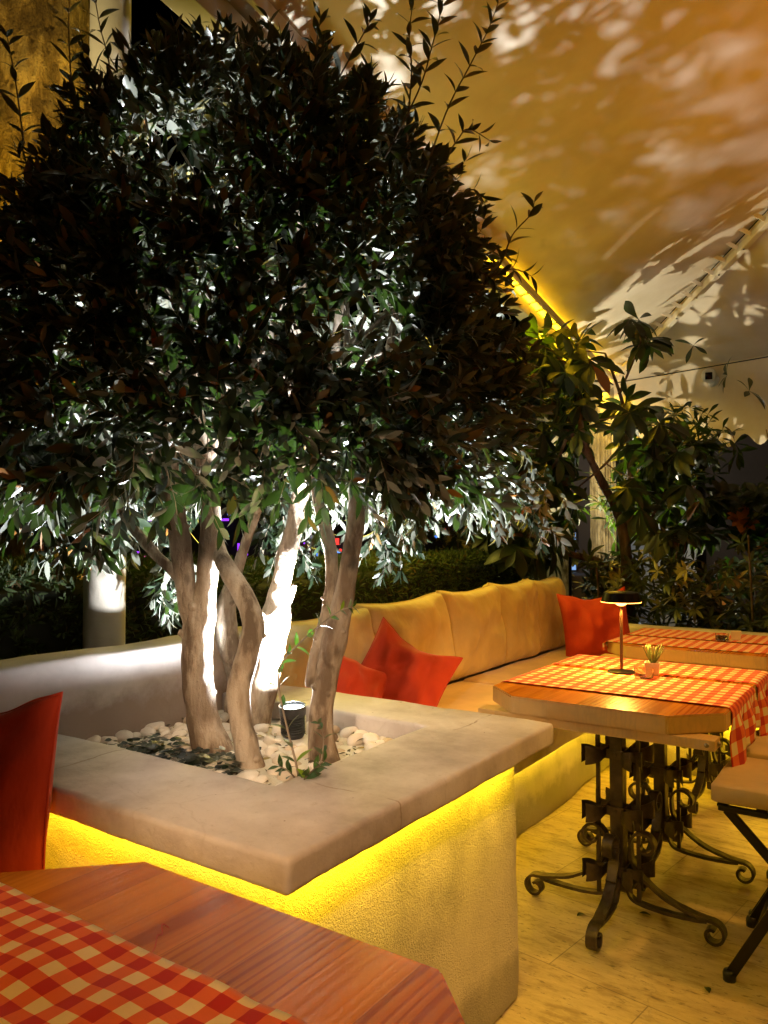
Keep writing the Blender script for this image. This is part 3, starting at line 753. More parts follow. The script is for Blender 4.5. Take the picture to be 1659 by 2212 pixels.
# cloths
def cloth(name, label, group, x0, x1, y0, y1, z, dl, dr, uvo=(0, 0), seed=0, wr=.002, ridge=.0008, st=.012, corner=0, foldamp=.018, db=0):
    nx = max(8, int((x1-x0)/st)); ny = max(6, int((y1-y0)/st))
    nl = int(dl/st); nr = int(dr/st)
    vs = []; uv = []
    W = nl+nx+nr
    for i in range(W+1):
        for j in range(ny+1):
            y = y0+(y1-y0)*j/ny; v = y-y0
            ripple = nz((i*st*4, y*4, seed), 1.4)
            if i < nl or i > nl+nx:
                left = i < nl
                d = (nl-i)*st if left else (i-nl-nx)*st
                # longer drop at the near corner
                ext = 1+(corner*(1-min(1, v/.28)) if not left else 0)
                dd = d*ext
                f = min(1, dd/.08)
                ph = y*34+seed
                out_ = .006+math.sin(ph+dd*5)*foldamp*f*min(1, dd/.1)+ripple*.006*f
                x = (x0-out_-.004) if left else (x1+out_+.008*f)
                yy = y+math.cos(ph)*foldamp*.5*f*min(1, dd/.12)+(-.05 if left else .12)*dd*(1 if v < .2 else -.4)
                zz = z-dd+.004*f
                vs.append((x, yy, zz)); uv.append((x0-d if left else x1+d, y))
            else:
                x = x0+(x1-x0)*(i-nl)/nx
                e = min((x-x0), (x1-x))
                zz = z+.0018+abs(nz((x*7, y*7, seed), 1))*wr+math.sin(y*2*PI/.0125+nz((x*3, y*3, seed))*2)*ridge*.5
                zz -= .004*max(0, 1-e/.012)
                zz += .0013*(math.exp(-((y1-y-.020)/.004)**2)+math.exp(-((y-y0-.020)/.004)**2))
                ex_ = nz((x*6, y0, seed+4), 1)*.004*(1-v*4 if v < .25 else 0)
                vs.append((x, y+ex_, zz)); uv.append((x, y))
    fs = [(i*(ny+1)+j, (i+1)*(ny+1)+j, (i+1)*(ny+1)+j+1, i*(ny+1)+j+1) for i in range(W) for j in range(ny)]
    m = MB(); m.add(vs, fs)
    me = bpy.data.meshes.new(name); me.from_pydata([tuple(p) for p in m.v], [], m.f); me.materials.append(M['gingham'])
    ul = me.uv_layers.new(name='UVMap')
    for l in me.loops: ul.data[l.index].uv = (uv[l.vertex_index][0]+uvo[0], uv[l.vertex_index][1]+uvo[1])
    smooth_me(me)
    o = bpy.data.objects.new(name, me); COL.objects.link(o)
    md = o.modifiers.new('thickness', 'SOLIDIFY'); md.thickness = .0016; md.offset = 1
    tag(o, label, 'tablecloth', group); return o
G = 'red and cream checked table runners'
cloth('table_runner', 'checked cloth with frayed seam spread on the nearest table', G, -1.248, -.337, -.24, .676, .7512, .1, .1, (0, .0000), 1.3, .011, .0000, .009)
cloth('table_runner', 'checked runner on the lit middle table under the lamp foot, nearer of its two', G, -1.283, -.492, 2.655, 3.075, .7512, .13, .15, (.006, .010), 2.2, .002, .0016, .009, .75, .016)
cloth('table_runner', 'checked runner on the middle table beyond the lamp, farther of its two', G, -1.283, -.492, 3.135, 3.44, .7512, .12, .17, (.0, .0), 5.2, .002, .0016, .009, .3, .020)
cloth('table_runner', 'dim checked runner on the far table, nearer of its two', G, -1.326, -.424, 3.95, 4.24, .7512, .05, .14, (.01, .0), 7.2, .002, .0010, .012, .2)
cloth('table_runner', 'dim checked runner on the far table along the bushes, farther of its two', G, -1.326, -.424, 4.29, 4.63, .7512, .05, .14, (.0, .01), 8.2, .002, .0010, .012, .2)
# loose thread on the near cloth
m = MB(); pts = catmull([(-.83, .677, .756), (-.833, .684, .759), (-.842, .695, .766), (-.846, .706, .762), (-.858, .716, .768), (-.856, .726, .760)], 6); m.tube(pts, .0005, 5)
tag(m.build('loose_thread', simple('red_thread', (.5, .02, .01), .8)), 'loose red thread curling up from the near cloth seam', 'thread')

# ------------------------------------------------------------------ table lamp, ashtray, succulent
def table_lamp():
    t = empty('table_lamp', (-.967, 3.08, .756), 0, 'slim dark table lamp with a shallow round shade, lit warm, on the middle table', 'lamp')
    m = MB(); m.lathe([(0, 0), (.055, 0), (.056, .003), (.054, .006), (.012, .010), (.009, .012), (0, .012)], n=40); m.build('base', M['lamp_metal'], t, smooth=True, angle=R(40))
    m = MB(); m.lathe([(.0062, .010), (.0062, .272)], n=16); m.build('stem', M['lamp_stem'], t, smooth=True)
    m = MB(); m.lathe([(0, .318), (.062, .318), (.067, .315), (.078, .279), (.0765, .279), (.066, .312), (0, .313)], n=48); m.build('shade', M['lamp_metal'], t, smooth=True, angle=R(35))
    m = MB(); m.lathe([(.0765, .2795), (.0775, .2775), (.0785, .2795)], n=48); m.build('rim_light', M['lamp_glow'], t, smooth=True)
    m = MB(); m.lathe([(0, .262), (.010, .263), (.019, .268), (.024, .278), (.024, .290)], n=24); m.build('diffuser', M['lamp_glow'], t, smooth=True)
    l = lamp('lamp_bulb', 'SPOT', (-.967, 3.08, .756+.262), 60, (1.0, .44, .07), target=(-.967, 3.08, 0), spot_size=R(165), spot_blend=.4, shadow_soft_size=.02)
    return t
table_lamp()
def succulent(loc, label, s=1.0, big=True):
    t = empty('potted_succulent', loc, R(12), label, 'potted plant')
    m = MB(); w = .028*s
    vs = [(-w*.8, -w*.8, 0), (w*.8, -w*.8, 0), (w*.8, w*.8, 0), (-w*.8, w*.8, 0), (-w, -w, .05*s), (w, -w, .05*s), (w, w, .05*s), (-w, w, .05*s),
          (-w*.85, -w*.85, .05*s), (w*.85, -w*.85, .05*s), (w*.85, w*.85, .05*s), (-w*.85, w*.85, .05*s), (-w*.8, -w*.8, .042*s), (w*.8, -w*.8, .042*s), (w*.8, w*.8, .042*s), (-w*.8, w*.8, .042*s)]
    fs = [(3, 2, 1, 0)]+[(a, (a+1) % 4, (a+1) % 4+4, a+4) for a in range(4)]+[(a+4, (a+1) % 4+4, (a+1) % 4+8, a+8) for a in range(4)]+[(a+8, (a+1) % 4+8, (a+1) % 4+12, a+12) for a in range(4)]+[(12, 13, 14, 15)]
    m.add(vs, fs); m.build('pot', M['ceramic'], t)
    if big:
        m = MB(); rr = random.Random(5)
        for i in range(26):
            a = rr.uniform(0, 2*PI); tl = rr.uniform(.15, 1.0); L = rr.uniform(.055, .085)*s
            d = Vector((math.cos(a)*tl*.75, math.sin(a)*tl*.75, 1)).normalized()
            b0 = Vector((math.cos(a)*.006, math.sin(a)*.006, .045*s))
            m.tube([b0, b0+d*L*.4+Vector((0, 0, -.002)), b0+d*L*.8, b0+d*L], [.0028*s, .0034*s, .0022*s, .0016*s], 6)
        m.build('leaves', M['succulent'], t, smooth=True)
    return t
succulent((-.85, 3.09, .756), 'small spiky succulent in a square white pot beside the table lamp', 1.0)
def glass_cup(loc, label, r=.036, h=.036):
    m = MB(); m.lathe([(0, .006), (r-.004, .006), (r-.003, h), (r, h), (r, .003), (r-.002, 0), (0, 0)], loc, 32)
    tag(m.build('glass_ashtray', M['glass'], smooth=True, angle=R(40)), label, 'ashtray')
glass_cup((-.862, 3.015, .7565), 'clear round glass ashtray in front of the lit succulent')
glass_cup((-.83, 4.31, .756), 'small glass ashtray on the far dim table', .033, .034)
succulent((-.775, 4.37, .756), 'small square white pot on the far dim table', .9, False)

# ------------------------------------------------------------------ folding chairs with seat pads
def chair(y0, label, clabel):
    t = empty('folding_chair', (-.28, y0+.19, 0), 0, label, 'chair', 'black folding chairs at the right')
    for yy in (-.19, .19):
        m = MB(); m.bar((-.19, yy, .008), (.30, yy*.93, .90), .012, .030, (1, 0, 0), .003); m.build('leg', M['iron_black'], t)
        m = MB(); m.bar((-.195, yy*.85, .485), (.26, yy*.85, .008), .012, .028, (1, 0, 0), .003); m.build('leg', M['iron_black'], t)
        m = MB(); m.lathe([(0, -.002), (.018, -.002), (.019, .02), (.015, .03), (0, .03)], (-.188, yy, 0), 12); m.build('rubber_foot', M['plastic_black'], t, smooth=True)
    m = MB()
    for yy in (-.175, .175): m.bar((-.215, yy, .492), (.20, yy, .492), .022, .016, bev=.003)
    for xx in (-.205, -.10, 0, .10, .19): m.bar((xx, -.175, .497), (xx, .175, .497), .03, .008, bev=.002)
    m.build('seat', M['iron_black'], t)
    m = MB(); m.bar((-.135, -.185, .10), (-.135, .185, .10), .010, .010); m.bar((.19, -.16, .10), (.19, .16, .10), .010, .010); m.build('stretcher', M['iron_black'], t)
    m = MB()
    for h in (.72, .80, .88): m.bar((.205+(h-.72)*.55, -.18, h), (.205+(h-.72)*.55, .18, h), .012, .04, (1, 0, 0), .003)
    m.build('backrest', M['iron_black'], t)
    b = rough_box(-.525, -.10, y0, y0+.385, .5015, .560, .04, .004, 5, y0*3, .026, .006)
    o = b.build('chair_cushion', M['chair_cushion'], smooth=True); tag(o, clabel, 'cushion', 'beige seat cushions on the folding chairs')
    return t
chair(2.47, 'black folding chair nearest at the right edge, crossed legs on the floor', 'beige flat cushion on the nearest folding chair at the right edge')
chair(2.90, 'black folding chair just behind the nearest one, under the hanging cloth', 'beige flat cushion on the second folding chair behind the nearest one')

# ------------------------------------------------------------------ leaves
def leaf_mesh(name, P0, D, NR, L, W, droop, mat_, parent=None, seg=4, fold=.25, prof=None, rnd=None, seed=0):
    """vectorised leaves: base P0, direction D, face normal NR, length L, half width W, droop"""
    P0 = np.array(P0, float); D = np.array(D, float); NR = np.array(NR, float); L = np.array(L, float); W = np.array(W, float); droop = np.array(droop, float)
    n = len(P0); D /= np.linalg.norm(D, axis=1)[:, None]
    S = np.cross(D, NR); S /= (np.linalg.norm(S, axis=1)[:, None]+1e-9); U = np.cross(S, D)
    prof = prof or {3: [0, .9, .75, 0], 4: [0, .85, 1.0, .72, 0], 6: [.05, .55, .92, 1.0, .82, .45, 0], 7: [.06, .22, .50, .80, 1.0, .95, .60, 0]}[seg]
    verts = []; stations = []
    for k in range(seg+1):
        t = k/seg; w = prof[k]
        c = P0+D*(L*t*(1-.12*np.abs(droop)*t))[:, None]-U*(droop*L*t*t*.5)[:, None]
        if w <= .001: stations.append([len(verts)]); verts.append(c)
        else:
            e = U*(fold*W*w)[:, None]
            stations.append([len(verts), len(verts)+1, len(verts)+2])
            verts.append(c-S*(W*w)[:, None]+e); verts.append(c); verts.append(c+S*(W*w)[:, None]+e)
    K = len(verts); V = np.stack(verts, 1).reshape(-1, 3)
    fl = []
    for k in range(seg):
        a, b_ = stations[k], stations[k+1]
        if len(a) == 3 and len(b_) == 3: fl += [(a[0], a[1], b_[1], b_[0]), (a[1], a[2], b_[2], b_[1])]
        elif len(a) == 1 and len(b_) == 3: fl += [(a[0], b_[1], b_[0]), (a[0], b_[2], b_[1])]
        elif len(a) == 3 and len(b_) == 1: fl += [(a[0], a[1], b_[0]), (a[1], a[2], b_[0])]
    rs = np.random.RandomState(seed); rv = rs.rand(n) if rnd is None else np.array(rnd)
    me = bpy.data.meshes.new(name)
    sizes = [len(f) for f in fl]; tot = sum(sizes)
    loops = np.concatenate([np.array(f) for f in fl])
    LV = (loops[None, :]+(np.arange(n)*K)[:, None]).reshape(-1)
    st = np.concatenate([[0], np.cumsum(sizes)[:-1]]); LS = (st[None, :]+(np.arange(n)*tot)[:, None]).reshape(-1)
    me.vertices.add(len(V)); me.vertices.foreach_set('co', V.reshape(-1))
    me.loops.add(len(LV)); me.loops.foreach_set('vertex_index', LV.astype(np.int32))
    me.polygons.add(len(LS)); me.polygons.foreach_set('loop_start', LS.astype(np.int32))
    try: me.polygons.foreach_set('loop_total', np.tile(sizes, n).astype(np.int32))
    except Exception: pass
    me.update(calc_edges=True)
    at_ = me.attributes.new('rnd', 'FLOAT', 'POINT'); at_.data.foreach_set('value', np.repeat(rv, K).astype(np.float32))
    me.polygons.foreach_set('use_smooth', [True]*len(me.polygons))
    me.materials.append(mat_)
    o = bpy.data.objects.new(name, me); COL.objects.link(o)
    if parent is not None: o.parent = parent; o.matrix_parent_inverse = Matrix.Translation(parent.location).inverted(); CH.setdefault(parent.name, []).append(o)
    return o
class Leaves:
    def __init__(s): s.P = []; s.D = []; s.N = []; s.L = []; s.W = []; s.dr = []; s.r = []
    def add(s, p, d, n, L, w, dr, r=None): s.P.append(tuple(p)); s.D.append(tuple(d)); s.N.append(tuple(n)); s.L.append(L); s.W.append(w); s.dr.append(dr); s.r.append(random.random() if r is None else r)
    def build(s, name, m, parent=None, seg=4, fold=.25): return leaf_mesh(name, s.P, s.D, s.N, s.L, s.W, s.dr, m, parent, seg, fold, rnd=s.r)
def rv(rr): 
    while True:
        v = Vector((rr.uniform(-1, 1), rr.uniform(-1, 1), rr.uniform(-1, 1)))
        if .05 < v.length < 1: return v.normalized()
def twig(lv, tb, p, d, L, nl, rr, ll=(.044, .080), up=.0, width=.155, spread=.9, rad=.0011, droop=.35):
    """one olive twig with opposite leaves"""
    pts = [p]; q = p.copy(); dd = d.normalized(); step = L/5
    for i in range(5):
        dd = (dd+Vector((0, 0, up))*.12+rv(rr)*.12).normalized(); q = q+dd*step; pts.append(q.copy())
    if tb is not None: tb.tube(pts, lerp_list([rad, rad*.5], 6), 4, False)
    a0 = rr.uniform(0, PI)
    for i in range(nl):
        t = .12+.88*i/max(1, nl-1); f = t*5; k = min(4, int(f)); c = pts[k].lerp(pts[k+1], min(1, f-k)); ax = (pts[k+1]-pts[k]).normalized()
        u = ax.orthogonal().normalized(); w = ax.cross(u)
        for s in (0, PI):
            an = a0+(i % 2)*PI/2+s+rr.uniform(-.3, .3)
            o_ = u*math.cos(an)+w*math.sin(an)
            sp = spread*(1-.45*t)
            ld = (ax*(1-.35*sp)+o_*sp+Vector((0, 0, -.15))).normalized()
            nn = ax*1.0+Vector((0, 0, .35))+rv(rr)*.35
            l_ = rr.uniform(*ll)*(1-.25*t)
            lv.add(c, ld, nn, l_, l_*width*rr.uniform(.8, 1.2), rr.uniform(-.1, .8)*droop*2)
    lv.add(pts[-1], dd, dd.orthogonal(), ll[0], ll[0]*width, .1)

# ------------------------------------------------------------------ olive tree
tree = empty('olive_tree', (-1.5, 1.55, .70), 0, 'multi-stemmed olive tree with a dense clipped crown, lit from below by a white spot', 'tree')
def bark_fn(seed, amp=.10):
    return lambda q, r: (nz(q, 9, seed)*amp*1.7+nz(q, 26, seed+2)*amp*.9+max(0, nz(q, 8, seed+5)-.25)*amp*3.0)*r
def stem(name, pts, rads, seed, n=28, sub=16, amp=.10, m='olive_bark'):
    c = catmull(pts, sub); rads = [q*.88 for q in rads]; b = MB(); b.tube(c, lerp_list(rads, len(c)), n, True, bark_fn(seed, amp))
    for k in range(5 if len(c) > 60 else 0):
        i = random.Random(seed*7+k).randrange(8, int(len(c)*.6)); rr_ = lerp_list(rads, len(c))[i]
        a = random.Random(seed*3+k).uniform(0, 2*PI); d = Vector((math.cos(a), math.sin(a), .35)).normalized()
        b.tube([c[i]+d*rr_*.55, c[i]+d*rr_*1.0, c[i]+d*(rr_*1.12+.004)], [rr_*.42, rr_*.30, rr_*.18], 9, True, bark_fn(seed+9, .2))
    o = b.build(name, M[m], smooth=True); parent_keep(o, tree); return o
CC = Vector((-1.455, 1.49))
def crown_r(h):
    T = [(1.34, .50), (1.41, .62), (1.52, .66), (1.75, .64), (1.95, .59), (2.1, .52), (2.25, .45), (2.36, .35), (2.44, .22), (2.50, .03)]
    if h <= T[0][0] or h >= T[-1][0]: return 0
    for (a, ra), (b_, rb) in zip(T, T[1:]):
        if a <= h <= b_: return ra+(rb-ra)*(h-a)/(b_-a)
def P3(l): return [at(*q) for q in l]
stem('trunk', P3([(470, 1640, 2.12), (455, 1585, 2.12), (440, 1530, 2.12), (429, 1460, 2.12), (427, 1390, 2.12), (432, 1320, 2.12), (447, 1260, 2.11), (453, 1190, 2.10), (455, 1110, 2.09), (446, 1040, 2.08), (430, 930, 2.06), (410, 800, 2.04), (400, 640, 2.02)]),
     [.060, .054, .049, .048, .050, .047, .034, .031, .030, .029, .024, .018, .010], 1)
stem('trunk', P3([(424, 1350, 2.12), (408, 1300, 2.11), (398, 1240, 2.10), (390, 1170, 2.09), (380, 1100, 2.07), (369, 1030, 2.05), (350, 940, 2.03), (300, 820, 2.0), (230, 700, 1.98)]), [.036, .034, .033, .031, .030, .028, .024, .017, .008], 2)
stem('limb', P3([(392, 1252, 2.11), (366, 1225, 2.12), (330, 1190, 2.14), (282, 1132, 2.17), (240, 1070, 2.2), (180, 960, 2.22)]), [.018, .017, .016, .015, .012, .006], 3, 12)
stem('trunk', P3([(548, 1668, 1.96), (537, 1610, 1.97), (524, 1560, 1.98), (518, 1500, 1.99), (533, 1430, 2.0), (548, 1370, 2.01), (543, 1320, 2.02), (522, 1275, 2.04), (496, 1235, 2.06), (474, 1190, 2.10), (455, 1120, 2.16), (445, 1030, 2.2), (470, 900, 2.2), (500, 740, 2.16)]),
     [.040, .035, .032, .033, .034, .033, .032, .030, .028, .026, .022, .02, .015, .008], 4)
stem('trunk', P3([(520, 1600, 2.52), (516, 1520, 2.52), (518, 1450, 2.52), (500, 1400, 2.50), (488, 1350, 2.50), (492, 1300, 2.50), (510, 1240, 2.50), (528, 1180, 2.48), (552, 1110, 2.45), (575, 1030, 2.36), (620, 900, 2.3), (640, 720, 2.25), (655, 560, 2.2), (640, 440, 2.16)]),
     [.050, .046, .045, .044, .046, .036, .022, .019, .018, .017, .015, .014, .011, .006], 5)
stem('trunk', P3([(550, 1590, 2.40), (560, 1530, 2.39), (575, 1460, 2.38), (588, 1390, 2.37), (598, 1320, 2.36), (608, 1260, 2.35), (622, 1190, 2.34), (640, 1120, 2.36), (655, 1040, 2.33), (690, 920, 2.2), (720, 760, 2.15), (740, 600, 2.1)]),
     [.052, .046, .045, .050, .052, .036, .034, .032, .029, .024, .017, .008], 6)
stem('limb', P3([(590, 1340, 2.36), (572, 1330, 2.34), (553, 1322, 2.32)]), [.020, .019, .015], 61, 12)
stem('limb', P3([(606, 1330, 2.37), (626, 1290, 2.38), (636, 1262, 2.38)]), [.020, .014, .010], 62, 12)
stem('trunk', P3([(708, 1668, 2.02), (697, 1600, 2.02), (696, 1530, 2.02), (705, 1460, 2.02), (719, 1400, 2.02), (733, 1330, 2.02), (746, 1270, 2.01), (760, 1190, 2.0), (769, 1120, 1.98), (772, 1040, 1.96), (790, 930, 1.95), (830, 800, 1.94), (860, 640, 1.95)]),
     [.048, .040, .037, .036, .036, .033, .031, .028, .026, .024, .019, .014, .007], 7)
stem('limb', P3([(688, 1400, 2.05), (697, 1362, 2.06), (710, 1310, 2.07), (718, 1250, 2.08), (714, 1190, 2.09), (702, 1140, 2.10), (688, 1090, 2.12), (675, 1010, 2.14), (650, 860, 2.1)]), [.018, .0215, .0215, .021, .021, .022, .018, .015, .008], 8, 14)
stem('limb', P3([(672, 1480, 2.02), (676, 1440, 2.02), (686, 1400, 2.04)]), [.012, .016, .020], 9, 10, amp=.3)

rr = random.Random(11)
lv = Leaves(); tb = MB()
def crown_point(f, h, a): 
    wob = 1+.09*nz((math.cos(a)*2, math.sin(a)*2, h*3), 1.6, 4)+.05*nz((math.cos(a)*2, math.sin(a)*2, h*3), 5, 8)
    r = crown_r(h)*f*wob
    return Vector((CC.x+r*math.cos(a), CC.y+r*math.sin(a)*(1.25 if math.sin(a) > 0 else 1.03), h))
# limbs through the crown
br = MB()
for i in range(30):
    h = rr.uniform(1.45, 2.40); a = rr.uniform(0, 2*PI); e = crown_point(.9, h, a)
    s0 = Vector((CC.x+rr.uniform(-.22, .22), CC.y+rr.uniform(-.22, .22), rr.uniform(1.42, 1.42+.5*(h-1.42)+.02)))
    mid = s0.lerp(e, .5)+Vector((rr.uniform(-.05, .05), rr.uniform(-.05, .05), .05))
    c = catmull([s0, s0.lerp(mid, .5)+rv(rr)*.02, mid, e], 4); br.tube(c, lerp_list([.011, .008, .005, .002], len(c)), 6, False)
o = br.build('branches', M['branch_bark'], smooth=True); parent_keep(o, tree)
n_tw = 0
while n_tw < 2650:
    h = rr.uniform(1.39, 2.5); R0 = crown_r(h)
    if rr.random() > (R0+.12)/.87: continue
    a = rr.uniform(0, 2*PI); f = rr.uniform(.80, 1.0) if rr.random() < .95 else rr.uniform(.5, .8)
    topside = rr.random()
    if h > 2.33: f = rr.uniform(.2, .95)
    p = crown_point(f, h, a)
    # bottom is clipped flat
    if h < 1.48 and rr.random() < .07: f = rr.uniform(.3, .95); p = crown_point(f, max(h, 1.41), a)
    out_ = Vector((math.cos(a), math.sin(a), .25 if h < 2.2 else 1.1)); 
    if h < 1.5: out_ = Vector((math.cos(a)*.7, math.sin(a)*.7, -.35))
    clump = nz(p, 4.5, 2)
    near = math.cos(a+PI*.25) > .1
    if clump < (-.24 if near else -.12) and rr.random() < .85: continue
    if not near and rr.random() < .25: continue
    d = (out_+rv(rr)*.75).normalized()
    twig(lv, tb, p-d*.05, d, rr.uniform(.08, .15), rr.choice([4, 5, 5, 6]), rr, up=rr.uniform(-.3, .6) if h > 1.5 else -.6)
    n_tw += 1
# drooping skirts left and right; far-side clumps added to shade the canopy
for (c, rad_, cnt) in (((-1.90, 1.22, 1.48), .21, 110), ((-1.64, 1.02, 1.52), .15, 50), ((-1.10, 1.72, 1.60), .14, 40), ((-1.45, 2.52, 1.70), .25, 30), ((-1.65, 2.6, 1.72), .25, 30), (tuple(cw(-.68, 2.48, 1.19)), .09, 13), (tuple(cw(-.32, 2.80, 1.38)), .15, 30), (tuple(cw(.02, 2.85, 1.38)), .15, 24), ((-1.32, 2.78, 1.50), .20, 34), ((-2.0, 1.62, 1.48), .20, 60)):
    for k in range(cnt):
        p = Vector(c)+rv(rr)*rad_*rr.random()**.5*1.0
        d = Vector((rr.uniform(-.6, .6), rr.uniform(-.6, .6), -.7)); twig(lv, tb, p, d, rr.uniform(.08, .15), rr.choice([4, 5, 6]), rr, up=-.5, ll=(.056, .086))
o = lv.build('crown', M['olive_leaf'], tree, 4, .22)
o = tb.build('twigs', M['branch_bark'], smooth=True); parent_keep(o, tree)
# long free shoots above and beside the clipped crown
def shoot(pts, nl, ll, parent, seed, mleaf='olive_leaf', rad=.0024, width=.15, root=tree):
    rs = random.Random(seed); c = catmull(pts, 6); b = MB(); b.tube(c, lerp_list([rad, rad*.4], len(c)), 5, False)
    so = b.build('shoot', M['branch_bark'], smooth=True); parent_keep(so, root)
    l = Leaves()
    for i in range(nl):
        t = .12+.88*i/(nl-1); f = t*(len(c)-1); k = min(len(c)-2, int(f)); q = c[k].lerp(c[k+1], f-k); ax = (c[k+1]-c[k]).normalized()
        u = ax.orthogonal().normalized(); w = ax.cross(u)
        for s in (0, PI):
            an = (i % 2)*PI/2+s+rs.uniform(-.4, .4)+seed; o_ = u*math.cos(an)+w*math.sin(an)
            L_ = rs.uniform(*ll)*(1-.4*t); l.add(q, ax*rs.uniform(.5, .9)+o_*.75, ax+rv(rs)*.3, L_, L_*width*rs.uniform(.85, 1.15), rs.uniform(.1, .8), rs.random()*.95)
    return l
SH = [([(830, 330, 1.75), (905, 180, 1.72), (935, 80, 1.70), (955, 0, 1.69), (965, -60, 1.68)], 13), ([(900, 420, 1.76), (965, 230, 1.72), (1020, 120, 1.70), (1060, 40, 1.68), (1085, -30, 1.66)], 13),
      ([(880, 260, 1.75), (890, 140, 1.74), (885, 60, 1.73), (893, -20, 1.72)], 9), ([(930, 380, 1.74), (990, 290, 1.71), (1015, 265, 1.7), (1060, 290, 1.68)], 6),
      ([(1040, 620, 1.72), (1085, 560, 1.70), (1110, 500, 1.69), (1150, 455, 1.68), (1158, 428, 1.68)], 7), ([(1010, 560, 1.72), (1060, 590, 1.69), (1110, 575, 1.67), (1150, 590, 1.66)], 6),
      ([(150, 240, 1.75), (140, 130, 1.72), (135, 30, 1.70), (138, -60, 1.68)], 8), ([(230, 230, 1.74), (225, 120, 1.72), (205, 40, 1.70), (190, -40, 1.69)], 8), ([(40, 300, 1.7), (20, 160, 1.68), (0, 60, 1.66)], 8),
      ([(690, 200, 1.74), (680, 90, 1.74), (690, 20, 1.74)], 7), ([(430, 180, 1.8), (410, 90, 1.8), (420, 30, 1.8)], 6), ([(600, 170, 1.8), (585, 70, 1.8), (575, 20, 1.8)], 6), ([(330, 200, 1.8), (300, 110, 1.8), (320, 60, 1.8)], 6),
      ([(960, 470, 1.7), (1020, 400, 1.68), (1050, 430, 1.66)], 5), ([(1060, 760, 1.68), (1110, 740, 1.66), (1140, 760, 1.64)], 5), ([(720, 170, 1.76), (780, 60, 1.75), (800, 20, 1.75)], 7), ([(520, 150, 1.8), (500, 80, 1.8), (470, 50, 1.8)], 5)]
allL = Leaves()
for i, (pts, nl) in enumerate(SH):
    l = shoot(P3(pts), nl, (.055, .078), tree, 20+i)
    for k in ('P', 'D', 'N', 'L', 'W', 'dr', 'r'): getattr(allL, k).extend(getattr(l, k))
allL.build('shoot_leaves', M['olive_leaf'], tree, 6, .22)

# ------------------------------------------------------------------ sapling, ground cover, small weeds in the bed
sap = empty('olive_sapling', at(655, 1690, 1.68), 0, 'thin green olive shoot growing in front of the uplight in the planter', 'sapling')
l1 = shoot(P3([(648, 1680, 1.72), (640, 1640, 1.72), (622, 1570, 1.72), (603, 1480, 1.72), (610, 1430, 1.72), (640, 1395, 1.72), (690, 1350, 1.72), (735, 1318, 1.72), (762, 1310, 1.72)]), 15, (.040, .052), None, 91, rad=.0030, width=.17, root=sap)
l2 = shoot(P3([(650, 1680, 1.72), (690, 1650, 1.73), (700, 1590, 1.74), (690, 1560, 1.74)]), 6, (.035, .045), None, 92, root=sap, width=.2)
l3 = shoot(P3([(650, 1690, 1.70), (670, 1665, 1.68), (700, 1640, 1.66)]), 6, (.035, .045), None, 93, root=sap, width=.2)
l4 = shoot(P3([(648, 1685, 1.72), (625, 1660, 1.70), (605, 1650, 1.68)]), 5, (.035, .045), None, 94, root=sap, width=.2)
for l in (l2, l3, l4):
    for k in ('P', 'D', 'N', 'L', 'W', 'dr', 'r'): getattr(l1, k).extend(getattr(l, k))
l1.build('leaves', M['sapling_leaf'], sap, 6, .2)
weed = empty('weed', at(570, 1560, 2.5), 0, 'pale green weed growing behind the stems near the back rim', 'weed')
l1 = shoot(P3([(566, 1560, 2.52), (570, 1500, 2.52), (575, 1450, 2.52), (590, 1420, 2.5)]), 7, (.05, .06), None, 95, root=weed, width=.2); l1.build('leaves', M['sapling_leaf'], weed, 4, .2)
gc = Leaves(); rr2 = random.Random(3)
for k in range(260):
    t = rr2.random(); p = Vector((-1.78+.38*t+rr2.gauss(0, .05), 1.34+rr2.gauss(0, .05)+.02*t, .700))
    if p.y < 1.255: p.y = 1.26+rr2.random()*.05
    p.z += rr2.uniform(.018, .05); a = rr2.uniform(0, 2*PI)
    for q in range(rr2.choice([1, 2, 3])):
        an = a+q*2.1; gc.add(p, (math.cos(an), math.sin(an), .1), (rv(rr2)*.4+Vector((0, 0, 1))), .020, .010, .2, rr2.random()*.9)
o = gc.build('ground_cover', M['clover'], None, 4, .1); tag(o, 'dark round-leaved creeping plant over the pebbles at the left of the bed', 'ground cover', kind='stuff')

lt_ = Leaves(); rr4 = random.Random(17)
for k in range(190):
    p = Vector((rr4.uniform(-1.88, -1.16), rr4.uniform(1.27, 1.84), rr4.uniform(.712, .732))); a = rr4.uniform(0, 6.28)
    lt_.add(p, (math.cos(a), math.sin(a), rr4.uniform(-.1, .3)), Vector((0, 0, 1))+rv(rr4)*.5, rr4.uniform(.02, .04), .005, rr4.uniform(0, 1.2), rr4.random())
tag(lt_.build('leaf_litter', M['litter'], None, 4, .3), 'small dry olive leaves scattered over the pebbles in the planter', 'leaf litter', kind='stuff')
